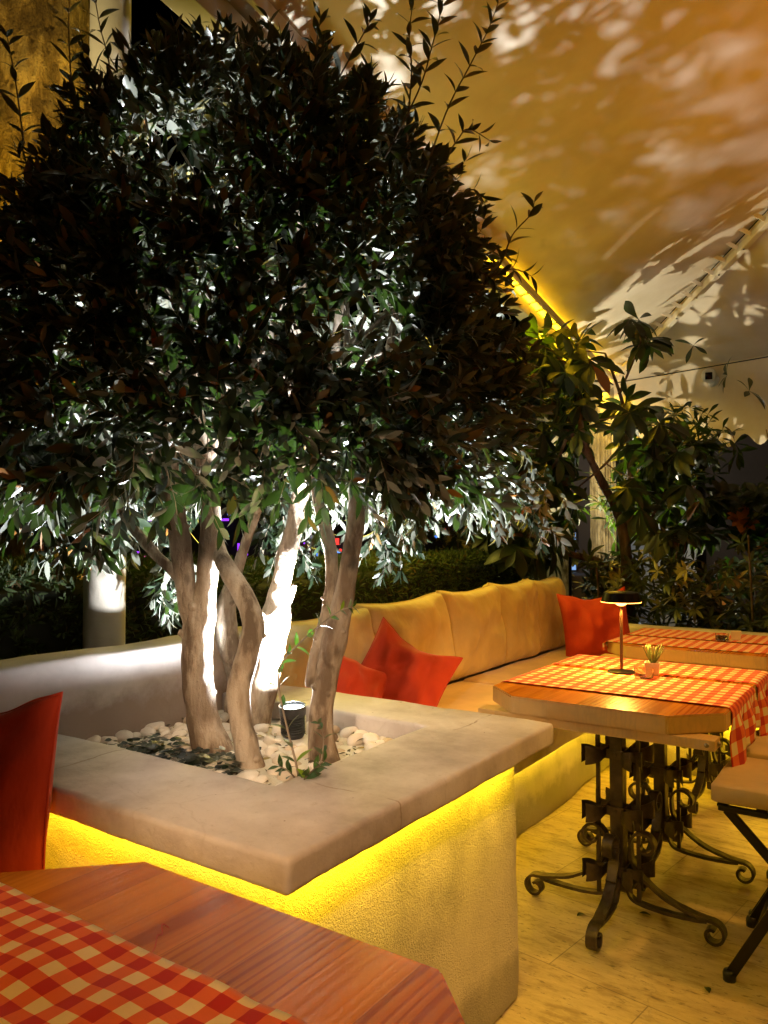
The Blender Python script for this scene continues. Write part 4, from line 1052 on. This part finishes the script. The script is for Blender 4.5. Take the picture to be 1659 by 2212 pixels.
# pebbles
PM = []
for k in range(6):
    bm = bmesh.new(); bmesh.ops.create_icosphere(bm, subdivisions=3, radius=1)
    for v in bm.verts:
        p = v.co.copy(); s = 1+.28*nz(p, .9, k*3.3)+.06*nz(p, 2.6, k); v.co = Vector((p.x*1.15*s, p.y*.85*s, p.z*.58*s))
    me = bpy.data.meshes.new('pebble'); bm.to_mesh(me); bm.free(); smooth_me(me); me.materials.append(M['pebble']); PM.append(me)
rr3 = random.Random(8); placed = []
trunk_xy = [(at(470, 1640, 2.12), .065), (at(548, 1668, 1.96), .05), (at(708, 1668, 2.02), .055), (at(550, 1590, 2.46), .06), (at(520, 1600, 2.42), .055), (SPOT1, .045)]
cnt = 0; tries = 0
while cnt < 270 and tries < 20000:
    tries += 1
    x = rr3.uniform(-1.90, -1.15); y = rr3.uniform(1.262, 1.845); s = rr3.uniform(.014, .030)
    layer = 0 if cnt < 165 else 1
    if any((x-t.x)**2+(y-t.y)**2 < (r_+s*.7)**2 for t, r_ in trunk_xy): continue
    if any((x-a)**2+(y-b_)**2 < ((s+c)*(.80 if layer == 0 else .62))**2 for a, b_, c, ly in placed if ly == layer): continue
    placed.append((x, y, s, layer))
    o = bpy.data.objects.new('pebble', PM[rr3.randrange(6)]); COL.objects.link(o)
    o.location = (x, y, .694+s*.42+layer*.018); o.scale = (s, s, s*rr3.uniform(.85, 1.1)); o.rotation_euler = (rr3.uniform(-.3, .3), rr3.uniform(-.3, .3), rr3.uniform(0, 6.3))
    tag(o, 'smooth off-white pebble lying among the others in the planter bed', 'pebble', 'white pebbles in the planter bed')
    cnt += 1

# uplight fixture
up = empty('uplight', (SPOT1.x, SPOT1.y, .715), 0, 'black ribbed garden uplight glowing white in the planter bed', 'spotlight')
ax = Vector((.05, -.10, 1)).normalized(); base = Vector((0, 0, .004))
m = MB(); prof = [(0, 0), (.030, 0)]
for k in range(7): prof += [(.036, .012+k*.007), (.036, .015+k*.007), (.031, .016+k*.007), (.031, .019+k*.007)]
prof += [(.038, .064), (.040, .092), (.037, .092), (.035, .078), (0, .078)]
m.lathe(prof, base, 32, ax); m.build('housing', M['plastic_black'], up, smooth=True, angle=R(30))
m = MB(); m.lathe([(0, .083), (.035, .083), (.036, .080)], base, 32, ax); m.build('lens', M['spot_glow'], up, smooth=True)
m = MB(); m.box((0, 0, -.005), (.012, .05, .05), bev=.002); m.build('bracket', M['plastic_black'], up)

# ------------------------------------------------------------------ column, palm trunk, hedge
col = empty('column', cw(-.975, 2.71, 0), 0, 'slim off-white round column standing behind the low wall at the left', 'column')
m = MB(); m.lathe([(.0, 0), (.095, 0), (.095, .10), (.076, .12), (.071, .5), (.070, 1.8), (.069, 3.3), (.085, 3.34), (.085, 3.42), (0, 3.42)], n=40)
for i, v in enumerate(m.v): m.v[i] = (v[0]*(1+nz(v, 3)*.03), v[1]*(1+nz(v, 3, 2)*.03), v[2])
m.build('shaft', M['column'], col, smooth=True, angle=R(50))
def simple_tree(name, label, p, r, hgt, m, crown, seed, n=28, lean=(0, 0), leafm='dark_leaf', cat='tree', rows=50, amp=.06):
    t = empty(name, p, 0, label, cat)
    pts = [(lean[0]*k/rows, lean[1]*k/rows, hgt*k/rows) for k in range(rows+1)]
    b = MB(); b.tube(pts, lerp_list([r*1.15, r, r*.95, r*.9], rows+1), n, True, lambda q, r_: (nz((q[0]*4, q[1]*4, q[2]*1.5), 2.4, seed)*amp*2+nz((q[0], q[1], q[2]*3), 9, seed)*amp)*r_)
    b.build('trunk', M[m], t, smooth=True)
    if crown:
        L_ = Leaves(); rs = random.Random(seed)
        for (c, rad, cnt, sz) in crown:
            for k in range(cnt):
                q = Vector(c)+rv(rs)*rad*rs.random()**.4; L_.add(q, rv(rs)+Vector((0, 0, -.2)), rv(rs)+Vector((0, 0, .6)), sz*rs.uniform(.7, 1.2), sz*.22, rs.uniform(0, .8))
        L_.build('crown', M[leafm], t, 4, .2)
    return t
simple_tree('palm_tree', 'thick rough-barked palm trunk lit amber at the top left behind the column', cw(-1.72, 3.75, 0), .275, 4.6, 'palm_bark', None, 5, 48, rows=110, amp=.05)
simple_tree('shade_tree', 'dark furrowed tree trunk standing behind the hedge right of the olive stems', cw(.19, 6.9, 0), .17, 3.6, 'dark_bark', [((0, 0, 3.6), 1.3, 2600, .13)], 6, 26)
simple_tree('plane_tree', 'pale mottled trunk behind the hedge end beside the blue lit panel', cw(1.56, 7.2, 0), .17, 3.4, 'plane_bark', [((0, 0, 3.4), 1.0, 1800, .14)], 8, 26)

def hedge(name, label, x0, x1, y0, y1, h, cnt, seed, sz=.045):
    t = empty(name, ((x0+x1)/2, (y0+y1)/2, 0), 0, label, 'hedge')
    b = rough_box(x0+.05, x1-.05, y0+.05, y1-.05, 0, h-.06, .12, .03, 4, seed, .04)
    o = b.build('stems', M['hedge_core_shade'], smooth=True); parent_keep(o, t)  # solid near-black core standing in for shade inside the foliage
    L_ = Leaves(); rs = random.Random(seed)
    for k in range(cnt):
        f = rs.random()
        y = rs.uniform(y0, y1)
        if f < .55:  # top
            p = Vector((rs.uniform(x0, x1), y, h+.05*nz((y, 0, 0), 2.2, seed)+.025*nz((y, rs.random(), 0), 9, seed)-rs.random()*.05)); nrm = Vector((0, 0, 1))
        else: p = Vector((x1-rs.random()*.05+.03*nz((y, 0, 3), 3, seed), y, h*(1-.75*rs.random()**1.3))); nrm = Vector((1, 0, .4))
        d0 = (nrm+rv(rs)*.8).normalized(); w = rs.uniform(.8, 1.4)
        for q in range(5):
            L_.add(p+d0*sz*.5*q*.5, d0+rv(rs)*.75, rv(rs)+nrm, sz*w*(1-.12*q), sz*.10*w, rs.uniform(-.2, .6))
    L_.build('foliage', M['hedge_leaf'], t, 3, .1); return t
M['hedge_core_shade'] = simple('hedge_shade', (.008, .010, .005), .9)
hedge('hedge', 'clipped cypress hedge behind the low wall, left part beside the column', -3.15, -2.42, -.2, 2.35, 1.17, 4200, 3)
hedge('hedge', 'clipped cypress hedge running behind the bench and the olive stems', -3.15, -2.48, 2.45, 5.75, 1.13, 5600, 4)
lamp('hedge_fill', 'POINT', (-2.7, 3.4, 1.9), 75, (1.0, .78, .10), shadow_soft_size=.3)  # added point light brightening the hedge top in place of the beam LEDs

# ------------------------------------------------------------------ tent canopy
H = 2.9
Cc = (2.33, 8.11); B1 = Vector((-.437, -.9)); B2 = Vector((.647, -.763)); HP = Vector((.125, -.992)); RISE = .238
def pC(t1=0, t2=0, th=0, z=0):
    x = Cc[0]+B1.x*t1+B2.x*t2+HP.x*th; y = Cc[1]+B1.y*t1+B2.y*t2+HP.y*th
    return cw(x, y, H+RISE*th+z)
tent = empty('tent_canopy', cw(2.33, 8.11, 0), 0, 'large cream canvas canopy overhead with laced edges and a scalloped valance', 'canopy')
def tri_panel(a, b_, c, n, sag, seed, inset=0):
    vs = []; fs = []; idx = {}
    nrm = (b_-a).cross(c-a).normalized()
    if nrm.z > 0: nrm = -nrm
    for i in range(n+1):
        for j in range(n+1-i):
            s, t = i/n, j/n; u = 1-s-t; p = a*u+b_*s+c*t
            p = p+nrm*(sag*27*s*t*u+.04*nz(p, .9, seed)*min(1, 8*min(s, t, u))-.02*nz(p, 2.5, seed)*min(1, 8*min(s, t, u)))
            idx[(i, j)] = len(vs); vs.append(p)
    for i in range(n):
        for j in range(n-i):
            fs.append((idx[(i, j)], idx[(i+1, j)], idx[(i, j+1)]))
            if i+j < n-1: fs.append((idx[(i+1, j)], idx[(i+1, j+1)], idx[(i, j+1)]))
    m = MB(); m.add(vs, fs); return m
peak = pC(th=9)
off = Vector((-.09, -.02, .0))
m = tri_panel(pC(z=.01), pC(t1=16), peak+cw(0, 0, .01), 60, .10, 1); o = m.build('roof_panel', M['canvas'], smooth=True); parent_keep(o, tent)
m = tri_panel(pC(), pC(t2=8), peak, 50, .06, 2); o = m.build('roof_panel', M['canvas'], smooth=True); parent_keep(o, tent)
# flap of the big panel folding down toward the hip rail
m = MB(); vs = []; fs = []; nn_ = 160
for i in range(nn_+1):
    th = .12+(8.8)*i/nn_; e = pC(th=th)
    w = .012*math.sin(th*31)+.01*nz((th, 0, 0), 3)
    for q, (dx, dz) in enumerate(((-.10, .004), (-.102, -.012), (-.115+w*.5, -.032+w*.5))): vs.append(e+cw(dx, 0, 0)+Vector((0, 0, dz)))
for i in range(nn_):
    for q in range(2): fs.append((i*3+q, (i+1)*3+q, (i+1)*3+q+1, i*3+q+1))
m.add(vs, fs); o = m.build('flap', M['canvas'], smooth=True); parent_keep(o, tent)
# valance with scalloped edge
m = MB(); vs = []; fs = []; nx_ = 200; nzv = 8
for i in range(nx_+1):
    t2 = -.02+6.0*i/nx_; drop = .735+.055*math.cos(2*PI*(t2-.12)/.295)+.012*nz((t2, 0, 0), 2)
    for j in range(nzv+1):
        f = j/nzv; p = pC(t2=t2, z=-.001-drop*f); w = (.03*nz((t2*1.3, f*1.2, 1), 1.2)+.012*math.sin(t2*9+f*2))*f
        p += cw(.763*w, .647*w, 0); vs.append(p)
for i in range(nx_):
    for j in range(nzv): a = i*(nzv+1)+j; fs.append((a, a+nzv+1, a+nzv+2, a+1))
m.add(vs, fs); o = m.build('valance', M['canvas'], smooth=True); parent_keep(o, tent)
m = MB(); m.tube([pC(t2=t, z=-.018) for t in np.linspace(0, 6, 30)], .006, 6); o = m.build('seam_cord', M['plastic_black'], smooth=True); parent_keep(o, tent)
# hip rail with lacing
m = MB(); m.bar(pC(th=.05, z=-.075)+cw(.0, 0, 0), pC(th=8.9, z=-.075)+cw(.0, 0, 0), .05, .055, bev=.008); o = m.build('rail', M['white_metal']); parent_keep(o, tent)
for k in range(34):
    th = .16+k*.165
    m = MB(); a = pC(th=th, z=-.07)+cw(-.028, 0, 0); b_ = pC(th=th, z=-.012)+cw(-.14, 0, 0)
    m.bar(a, b_, .028, .020, (0, 1, 0), .002); o = m.build('lacing', M['white_metal']); parent_keep(o, tent)
    if k % 2 == 0:
        m = MB(); m.lathe([(0, .004), (.007, .003), (.009, -.002)], pC(th=th+.05, z=-.11)+cw(-.01, 0, 0), 8, (0, 0, -1)); o = m.build('bolt', M['plastic_black']); parent_keep(o, tent)
# eave beam with LED strip
m = MB(); m.bar(pC(t1=0, z=-.06), pC(t1=15, z=-.06), .09, .09, bev=.006); o = m.build('eave_beam', M['white_metal']); parent_keep(o, tent)
m = MB(); m.bar(pC(t1=.1, z=.00)+cw(.10, -.05, 0), pC(t1=15, z=.00)+cw(.10, -.05, 0), .02, .05, bev=.004); o = m.build('edge_rail', M['white_metal']); parent_keep(o, tent)
for k in range(40):
    t1 = .15+k*.20; m = MB(); m.bar(pC(t1=t1, z=-.02)+cw(.03, -.015, 0), pC(t1=t1, z=-.002)+cw(.10, -.05, 0), .022, .012, bev=.002); o = m.build('lacing', M['white_metal']); parent_keep(o, tent)
m = MB(); m.bar(pC(t1=.05, z=-.012)+cw(.005, -.01, 0), pC(t1=4.0, z=-.012)+cw(.005, -.01, 0), .014, .006); o = m.build('light_strip', M['led']); parent_keep(o, tent)
led_line('strip_light', pC(t1=.1, z=-.0)+cw(.035, -.02, 0), pC(t1=4.0, z=-.0)+cw(.035, -.02, 0), 16, .03, (CR*.5).to_tuple()[:2]+(.9,))
led_line('strip_light', pC(t1=.0, z=-.13)+cw(.02, -.02, 0), pC(t1=4.2, z=-.13)+cw(.02, -.02, 0), 60, .03, (-.15, -.1, -1))
# corner post (fluted stone)
post = empty('stone_post', cw(2.30, 8.13, 0), -YAW, 'tall weathered grooved post carrying the canopy corner, lit yellow at the top', 'post')
m = MB(); n = 40; vs = []; fs = []; rows = 40
for j in range(rows+1):
    z = 2.84*j/rows; w = .105*(1.0+.02*nz((z, 0, 0), 2)) if (z < 2.62 and z > .12) else .125
    for k in range(n):
        a = 2*PI*k/n; c_, s_ = math.cos(a), math.sin(a); q = (abs(c_)**6+abs(s_)**6)**(-1/6)
        g = 1-.09*(.5+.5*math.cos(a*20)) if .2 < z < 2.55 else 1
        vs.append((w*q*c_*g, w*q*s_*g, z))
for j in range(rows):
    for k in range(n): fs.append((j*n+k, j*n+(k+1) % n, (j+1)*n+(k+1) % n, (j+1)*n+k))
fs.append(tuple(rows*n+k for k in range(n))); m.add(vs, fs); m.build('shaft', M['stone'], post)
# security camera on the valance
cc = pC(t2=1.17, z=-.10)
fwd = (Vector((0, 0, 1.5))-cc); fwd.z = -.25*fwd.length; fwd.normalize()
sc = empty('security_camera', cc, 0, 'small white security camera fixed on the valance at the right', 'security camera')
m = MB(); m.lathe([(0, .02), (.035, .02), (.055, .01), (.06, 0), (.06, -.02)], (0, 0, -.055), 28, (-.4, -.5, .4)); m.build('mount', M['plastic_white'], sc, smooth=True)
cb_ = Vector((-.03, -.05, -.01))
m = MB(); m.lathe([(0, -.04), (.04, -.035), (.062, -.01), (.068, .02), (.064, .05), (.052, .062), (0, .063)], cb_, 28, fwd); m.build('housing', M['plastic_white'], sc, smooth=True)
m = MB(); q = fwd.to_track_quat('Z', 'Y').to_matrix(); m.box(cb_+fwd*.060, (.062, .066, .014), q, .006, 3); m.build('lens', M['lens'], sc, smooth=True)

# ------------------------------------------------------------------ loquat tree behind the bench corner
lt = empty('loquat_tree', (-1.72, 5.55, 0), 0, 'loquat tree with large dark drooping leaves behind the far bench corner', 'tree')
def lstem(pts, rads, seed, name='limb'):
    c = catmull(P3(pts), 6); b = MB(); b.tube(c, lerp_list(rads, len(c)), 10, True, bark_fn(seed, .12)); o = b.build(name, M['loquat_bark'], smooth=True); parent_keep(o, lt); return c
cs = []
cs.append(lstem([(1358, 1560, 5.6), (1355, 1300, 5.6), (1350, 1180, 5.6), (1330, 1100, 5.6), (1290, 1020, 5.55), (1262, 950, 5.5), (1250, 860, 5.45), (1235, 780, 5.4)], [.05, .045, .040, .034, .028, .022, .016, .008], 1, 'trunk'))
cs.append(lstem([(1352, 1250, 5.6), (1300, 1215, 5.6), (1230, 1195, 5.55), (1180, 1165, 5.5), (1120, 1155, 5.4), (1075, 1150, 5.3)], [.028, .026, .024, .018, .012, .007], 2))
cs.append(lstem([(1290, 1010, 5.55), (1230, 930, 5.4), (1170, 870, 5.3), (1100, 830, 5.2), (1050, 800, 5.1)], [.02, .018, .014, .010, .006], 3))
cs.append(lstem([(1352, 1180, 5.6), (1362, 1080, 5.6), (1360, 960, 5.6), (1345, 860, 5.6), (1310, 760, 5.6)], [.03, .026, .020, .013, .007], 4))
cs.append(lstem([(1362, 1080, 5.6), (1410, 1000, 5.6), (1450, 930, 5.6)], [.016, .012, .006], 5))
cs.append(lstem([(1352, 1180, 5.6), (1400, 1130, 5.5), (1440, 1060, 5.45), (1500, 1050, 5.4)], [.016, .012, .009, .005], 6))
cs.append(lstem([(1230, 930, 5.4), (1200, 1000, 5.3), (1150, 1060, 5.2)], [.014, .010, .005], 7))
cs.append(lstem([(1340, 850, 5.6), (1370, 780, 5.5), (1388, 735, 5.5)], [.012, .008, .005], 8))
cs.append(lstem([(1235, 800, 5.4), (1200, 760, 5.3), (1165, 740, 5.2)], [.012, .008, .005], 9))
cs.append(lstem([(1352, 950, 5.6), (1310, 1000, 5.5), (1240, 1060, 5.45)], [.012, .008, .005], 10))
L_ = Leaves(); rs = random.Random(21)
def rosette(p, d, n, ll, droop=.7, wid=.17, rnd_=None, fall=-.25):
    d = d.normalized(); u = d.orthogonal().normalized(); w = d.cross(u)
    for k in range(n):
        an = 2*PI*k/n+rs.uniform(-.3, .3); o_ = u*math.cos(an)+w*math.sin(an); sp = rs.uniform(.5, 1.4)
        dd = (d*.45+o_*sp+Vector((0, 0, fall))).normalized(); L0 = rs.uniform(*ll)
        L_.add(p, dd, d+Vector((0, 0, .6)), L0, L0*wid*rs.uniform(.8, 1.2), rs.uniform(.2, 1.1)*droop, rnd_)
ROS = [(1390, 735), (1375, 700), (1270, 770), (1240, 735), (1200, 730), (1160, 715), (1210, 790), (1270, 830), (1360, 880), (1400, 890), (1430, 905), (1350, 905), (1250, 870), (1200, 850), (1150, 810),
       (1110, 780), (1080, 830), (1060, 880), (1130, 880), (1180, 920), (1240, 940), (1100, 940), (1060, 980), (1150, 990), (1210, 1000), (1100, 1040), (1170, 1060), (1130, 1110), (1080, 1100),
       (1180, 1160), (1110, 1170), (1160, 1200), (1410, 960), (1450, 930), (1470, 990), (1400, 1030), (1440, 1080), (1490, 1040), (1520, 1080), (1370, 1040), (1380, 1110), (1420, 1150), (1480, 1130), (1060, 1050), (1180, 760), (1140, 860), (1490, 965)]
for i, (u_, v_) in enumerate(ROS):
    for q in range(4 if u_ < 1270 else 3):
        z = 5.5+rs.uniform(-.45, .45)-(1300-u_)*.0006
        p = at(u_+rs.uniform(-16, 16), v_+rs.uniform(-16, 16), z)
        rosette(p, Vector((rs.uniform(-.7, .7), rs.uniform(-1, .3), rs.uniform(-.2, .9))), rs.choice([6, 7, 8, 9]), (.15, .25), .9, .165, None, -.75)
        if q == 0:
            base_ = min((c for cc_ in cs for c in cc_), key=lambda c: (c-p).length)
            b = MB(); b.tube([base_, base_.lerp(p, .5)+Vector((0, 0, -.02)), p], [.006, .004, .003], 5, False); 
            if i % 1 == 0:
                if 'twb' not in globals(): twb = MB()
                twb.tube([base_, base_.lerp(p, .5)+Vector((0, 0, -.02)), p], [.006, .004, .003], 5, False)
o = twb.build('twigs', M['loquat_bark'], smooth=True); parent_keep(o, lt)
for k in range(210):  # extra rosettes added around the second uplight to throw shadows on the canvas
    t_ = rs.uniform(.45, 1.35); p = SPOT2+cw(.85*t_+rs.gauss(0, .10), .12*t_+rs.gauss(0, .30*t_), .62*t_+rs.gauss(0, .16*t_)); rosette(p, Vector((rs.uniform(-.5, .8), rs.uniform(-.5, .5), rs.uniform(0, .8))), rs.choice([4, 5, 6]), (.10, .18), .8, .11)
for k in range(55):
    p = at(rs.uniform(1070, 1265), rs.uniform(700, 1000), rs.uniform(6.0, 7.2)); rosette(p, Vector((rs.uniform(-.7, .7), rs.uniform(-1, .3), rs.uniform(-.2, .9))), 7, (.14, .22), .8, .16, .5, -.4)
for k in range(60):
    p = at(rs.choice([rs.uniform(1040, 1260), rs.uniform(1340, 1540)]), rs.uniform(930, 1160), rs.uniform(5.3, 6.2)); rosette(p, Vector((rs.uniform(-.7, .7), rs.uniform(-1, .3), rs.uniform(-.2, .9))), 8, (.14, .23), .9, .17, rs.random()*.9, -.6)
L_.build('crown', M['big_leaf'], lt, 7, .30)
fx = empty('uplight', (SPOT2.x, SPOT2.y, SPOT2.z-.10), 0, 'second black uplight hidden in the leaves at the far bench corner', 'spotlight')
m = MB(); m.lathe([(0, 0), (.035, 0), (.040, .03), (.040, .085), (.036, .085), (.034, .07), (0, .07)], (0, 0, 0), 24, (.3, -.1, 1)); m.build('housing', M['plastic_black'], fx, smooth=True)
m = MB(); m.bar((0, 0, -.85), (0, 0, .01), .02, .02, (1, 0, 0)); m.build('stake', M['plastic_black'], fx)

# ------------------------------------------------------------------ bushes at the right
def bush(label, boxes, m, seed, cnt, ll, wid, name='shrub', fan=(6, 8), group=None, stems=10, droop=.5):
    global L_, rs
    c0 = boxes[0]; t = empty(name, ((c0[0]+c0[1])/2, (c0[2]+c0[3])/2, 0), 0, label, 'shrub', group)
    L_ = Leaves(); rs = random.Random(seed); sb = MB()
    tot = sum((b_[1]-b_[0])*(b_[3]-b_[2])*(b_[5]-b_[4]) for b_ in boxes)
    for b_ in boxes:
        n = int(cnt*(b_[1]-b_[0])*(b_[3]-b_[2])*(b_[5]-b_[4])/tot)
        for k in range(n):
            p = Vector((rs.uniform(b_[0], b_[1]), rs.uniform(b_[2], b_[3]), rs.uniform(b_[4], b_[5])))
            if nz(p, 3, seed) < -.25: continue
            rosette(p, Vector((rs.uniform(-.5, .5), rs.uniform(-1, 0), rs.uniform(.1, 1))), rs.randint(*fan), ll, droop, wid, rs.random())
    for k in range(stems):
        b_ = boxes[k % len(boxes)]; x = rs.uniform(b_[0], b_[1]); y = rs.uniform(b_[2], b_[3])
        sb.tube(catmull([(x, y, 0), (x+rs.uniform(-.1, .1), y, b_[5]*.5), (x+rs.uniform(-.2, .2), y, b_[5])], 5), lerp_list([.012, .005], 11), 6, False)
    o = sb.build('stems', M['loquat_bark'], smooth=True); parent_keep(o, t)
    L_.build('foliage', M[m], t, 4, .22)
    return t
bush('umbrella shrub with yellowish fingered leaves behind the far table, left of the two', [(-1.9, -.55, 5.22, 5.75, .35, 1.12), (-1.5, -.7, 5.3, 5.8, 1.1, 1.30)], 'pale_leaf', 31, 520, (.07, .115), .135)
bush('umbrella shrub with yellowish fingered leaves behind the far table at the right edge', [(-.55, .9, 5.22, 5.9, .35, 1.25), (-.5, .9, 5.5, 5.9, 1.2, 1.45)], 'pale_leaf', 32, 520, (.07, .115), .135)
bush('tall black-green climbing shrub under the valance at the right edge', [(-1.25, .6, 6.0, 6.5, .3, 1.65), (-.80, .6, 6.0, 6.4, 1.6, 2.05)], 'dark_leaf', 33, 620, (.09, .15), .25, 'climbing_shrub')
bush('small fern-like green bush by the foot of the grooved post', [(-2.05, -1.75, 5.6, 5.9, .6, 1.15)], 'big_leaf', 34, 40, (.10, .16), .10)

# ------------------------------------------------------------------ buildings and lights far behind
bl = empty('building', cw(4.4, 10.2, 0), 0, 'pale building wall with a white pier seen behind the leaves at the right', 'building')
def cbox(x0, x1, z0, z1, h0, h1, bev=0):
    b = MB(); c = cw((x0+x1)/2, (z0+z1)/2, (h0+h1)/2); b.box(c, (x1-x0, z1-z0, h1-h0), Matrix.Rotation(YAW, 3, 'Z'), bev); return b
o = cbox(3.05, 9, 10.2, 10.4, 0, 3.6).build('wall', M['dark_wall']); parent_keep(o, bl)
o = cbox(3.45, 3.93, 9.75, 10.19, 0, 3.6, .01).build('pier', M['pale_wall']); parent_keep(o, bl)
o = cbox(3.10, 3.42, 10.0, 10.19, 0, 3.6, .01).build('pier', M['pale_wall']); parent_keep(o, bl)
lamp('pier_fill', 'POINT', cw(3.35, 9.05, 2.0), 16, (.85, .92, 1.0), shadow_soft_size=.15)  # added cool light to brighten the pier, no fixture
kb = empty('kiosk', cw(2.2, 9.2, 0), 0, 'low grey kiosk with a pale blue lit window beside the grooved post', 'kiosk')
o = cbox(1.75, 2.75, 9.2, 9.9, 0, .82, .02).build('counter', M['dark_wall']); parent_keep(o, kb)
o = cbox(1.75, 2.75, 9.85, 9.95, .82, 2.4).build('wall', M['dark_wall']); parent_keep(o, kb)
o = cbox(2.17, 2.42, 9.78, 9.80, .86, 1.33).build('window', M['blue_screen']); parent_keep(o, kb)
b = MB()
for (x0, x1, h0, h1) in ((2.14, 2.165, .84, 1.38), (2.425, 2.45, .84, 1.38), (2.165, 2.425, 1.335, 1.38)):
    b.box(cw((x0+x1)/2, 9.785, (h0+h1)/2), (x1-x0, .05, h1-h0), Matrix.Rotation(YAW, 3, 'Z'))
o = b.build('window_frame', M['dark_bark']); parent_keep(o, kb)
rb = random.Random(77)
NEON = {'purple': (.35, .05, 1.0), 'blue': (.08, .25, 1.0), 'red': (1.0, .05, .04), 'white': (1.0, .85, .65), 'teal': (.05, .8, .6), 'pink': (1.0, .15, .5), 'amber': (1.0, .5, .08)}
for k, v in NEON.items(): M['n_'+k] = m_emit('glow_'+k, v, 1.5)
shop = empty('shop_front', cw(-2.2, 16, 0), 0, 'distant dark shop front with purple and red lit signs seen under the crown', 'shop')
o = cbox(-9, 5, 16.2, 16.6, 0, 3.2).build('wall', M['dark_shop']); parent_keep(o, shop)
o = cbox(-9, 5, 15.2, 16.18, 2.1, 2.25, .02).build('awning', M['dark_shop']); parent_keep(o, shop)
for (u0, u1, v0, v1, c) in ((470, 500, 1118, 1126, 'purple'), (300, 345, 1118, 1128, 'purple'), (636, 672, 1178, 1186, 'red'), (640, 668, 1190, 1200, 'pink'), (645, 700, 1168, 1176, 'purple'), (512, 519, 1168, 1195, 'purple'),
                            (722, 735, 1158, 1180, 'red'), (724, 738, 1184, 1196, 'blue'), (474, 486, 1150, 1158, 'teal'), (820, 828, 1150, 1172, 'amber'), (1020, 1040, 1150, 1160, 'red'), (952, 966, 1140, 1150, 'red'), (560, 572, 1178, 1200, 'white')):
    a = at(u0, v0, 16.1); c2 = at(u1, v1, 16.1); x0 = (u0-829.5)/F*16.1; x1 = (u1-829.5)/F*16.1
    xm = (x0+x1)/2; zm = (a.z+c2.z)/2; o = cbox(xm-(x1-x0)*.30, xm+(x1-x0)*.30, 16.08, 16.12, zm-(a.z-c2.z)*.32, zm+(a.z-c2.z)*.32, .005).build('lit_sign', M['n_'+c]); parent_keep(o, shop)
me = None
for k in range(46):
    u_ = rb.choice([rb.uniform(455, 560), rb.uniform(640, 760), rb.uniform(920, 1110), rb.uniform(290, 360)]); v_ = rb.uniform(1105, 1205); z = rb.uniform(10, 15)
    c = rb.choice(list(NEON)); p = at(u_, v_, z)
    bm = bmesh.new(); bmesh.ops.create_icosphere(bm, subdivisions=2, radius=rb.uniform(.022, .042)); mm = bpy.data.meshes.new('fairy_light'); bm.to_mesh(mm); bm.free(); smooth_me(mm); mm.materials.append(M['n_'+c])
    o = bpy.data.objects.new('fairy_light', mm); o.location = p; COL.objects.link(o)
    side = 'left of the shade tree trunk' if u_ < 850 else 'right of the shade tree trunk'
    tag(o, 'tiny %s light glowing far behind the hedge, %s' % (c, side), 'light', 'small %s lights %s' % (c, side))
# leafy plants beyond the hedge
bush('pale green lit bush far behind the hedge right of the dark trunk', [tuple(v for v in (cw(1.3, 9.2).x-.9, cw(1.3, 9.2).x+.9, cw(1.3, 9.2).y-.5, cw(1.3, 9.2).y+.5, .7, 1.45))], 'pale_leaf', 35, 260, (.07, .12), .25, 'lit_bush')
lamp('garden_fill', 'POINT', cw(1.25, 6.6, 1.9), 9, (.85, 1.0, .72), shadow_soft_size=.1)  # added point light on the pale trunk and nearby leaves, no fixture

# fallen leaves on the floor
def fl(u_, v_, lab, a):
    z = 1.3*F/(v_-1155); p = at(u_, v_, z); p.z = .004
    l = Leaves(); l.add((0, 0, 0), (math.cos(a), math.sin(a), .12), (0, 0, 1), .045, .009, .5, .3); o = l.build('fallen_leaf', M['dark_leaf'], None, 6, .4); o.location = p
    tag(o, lab, 'leaf', 'fallen leaves on the floor')
fl(1240, 1968, 'dry curled leaf on the floor left of the front iron foot', 1.2); fl(1372, 1962, 'dry dark leaf on the floor between the scroll feet', .4); fl(1520, 2130, 'tiny leaf scrap on the floor near the chair foot', 2.0)
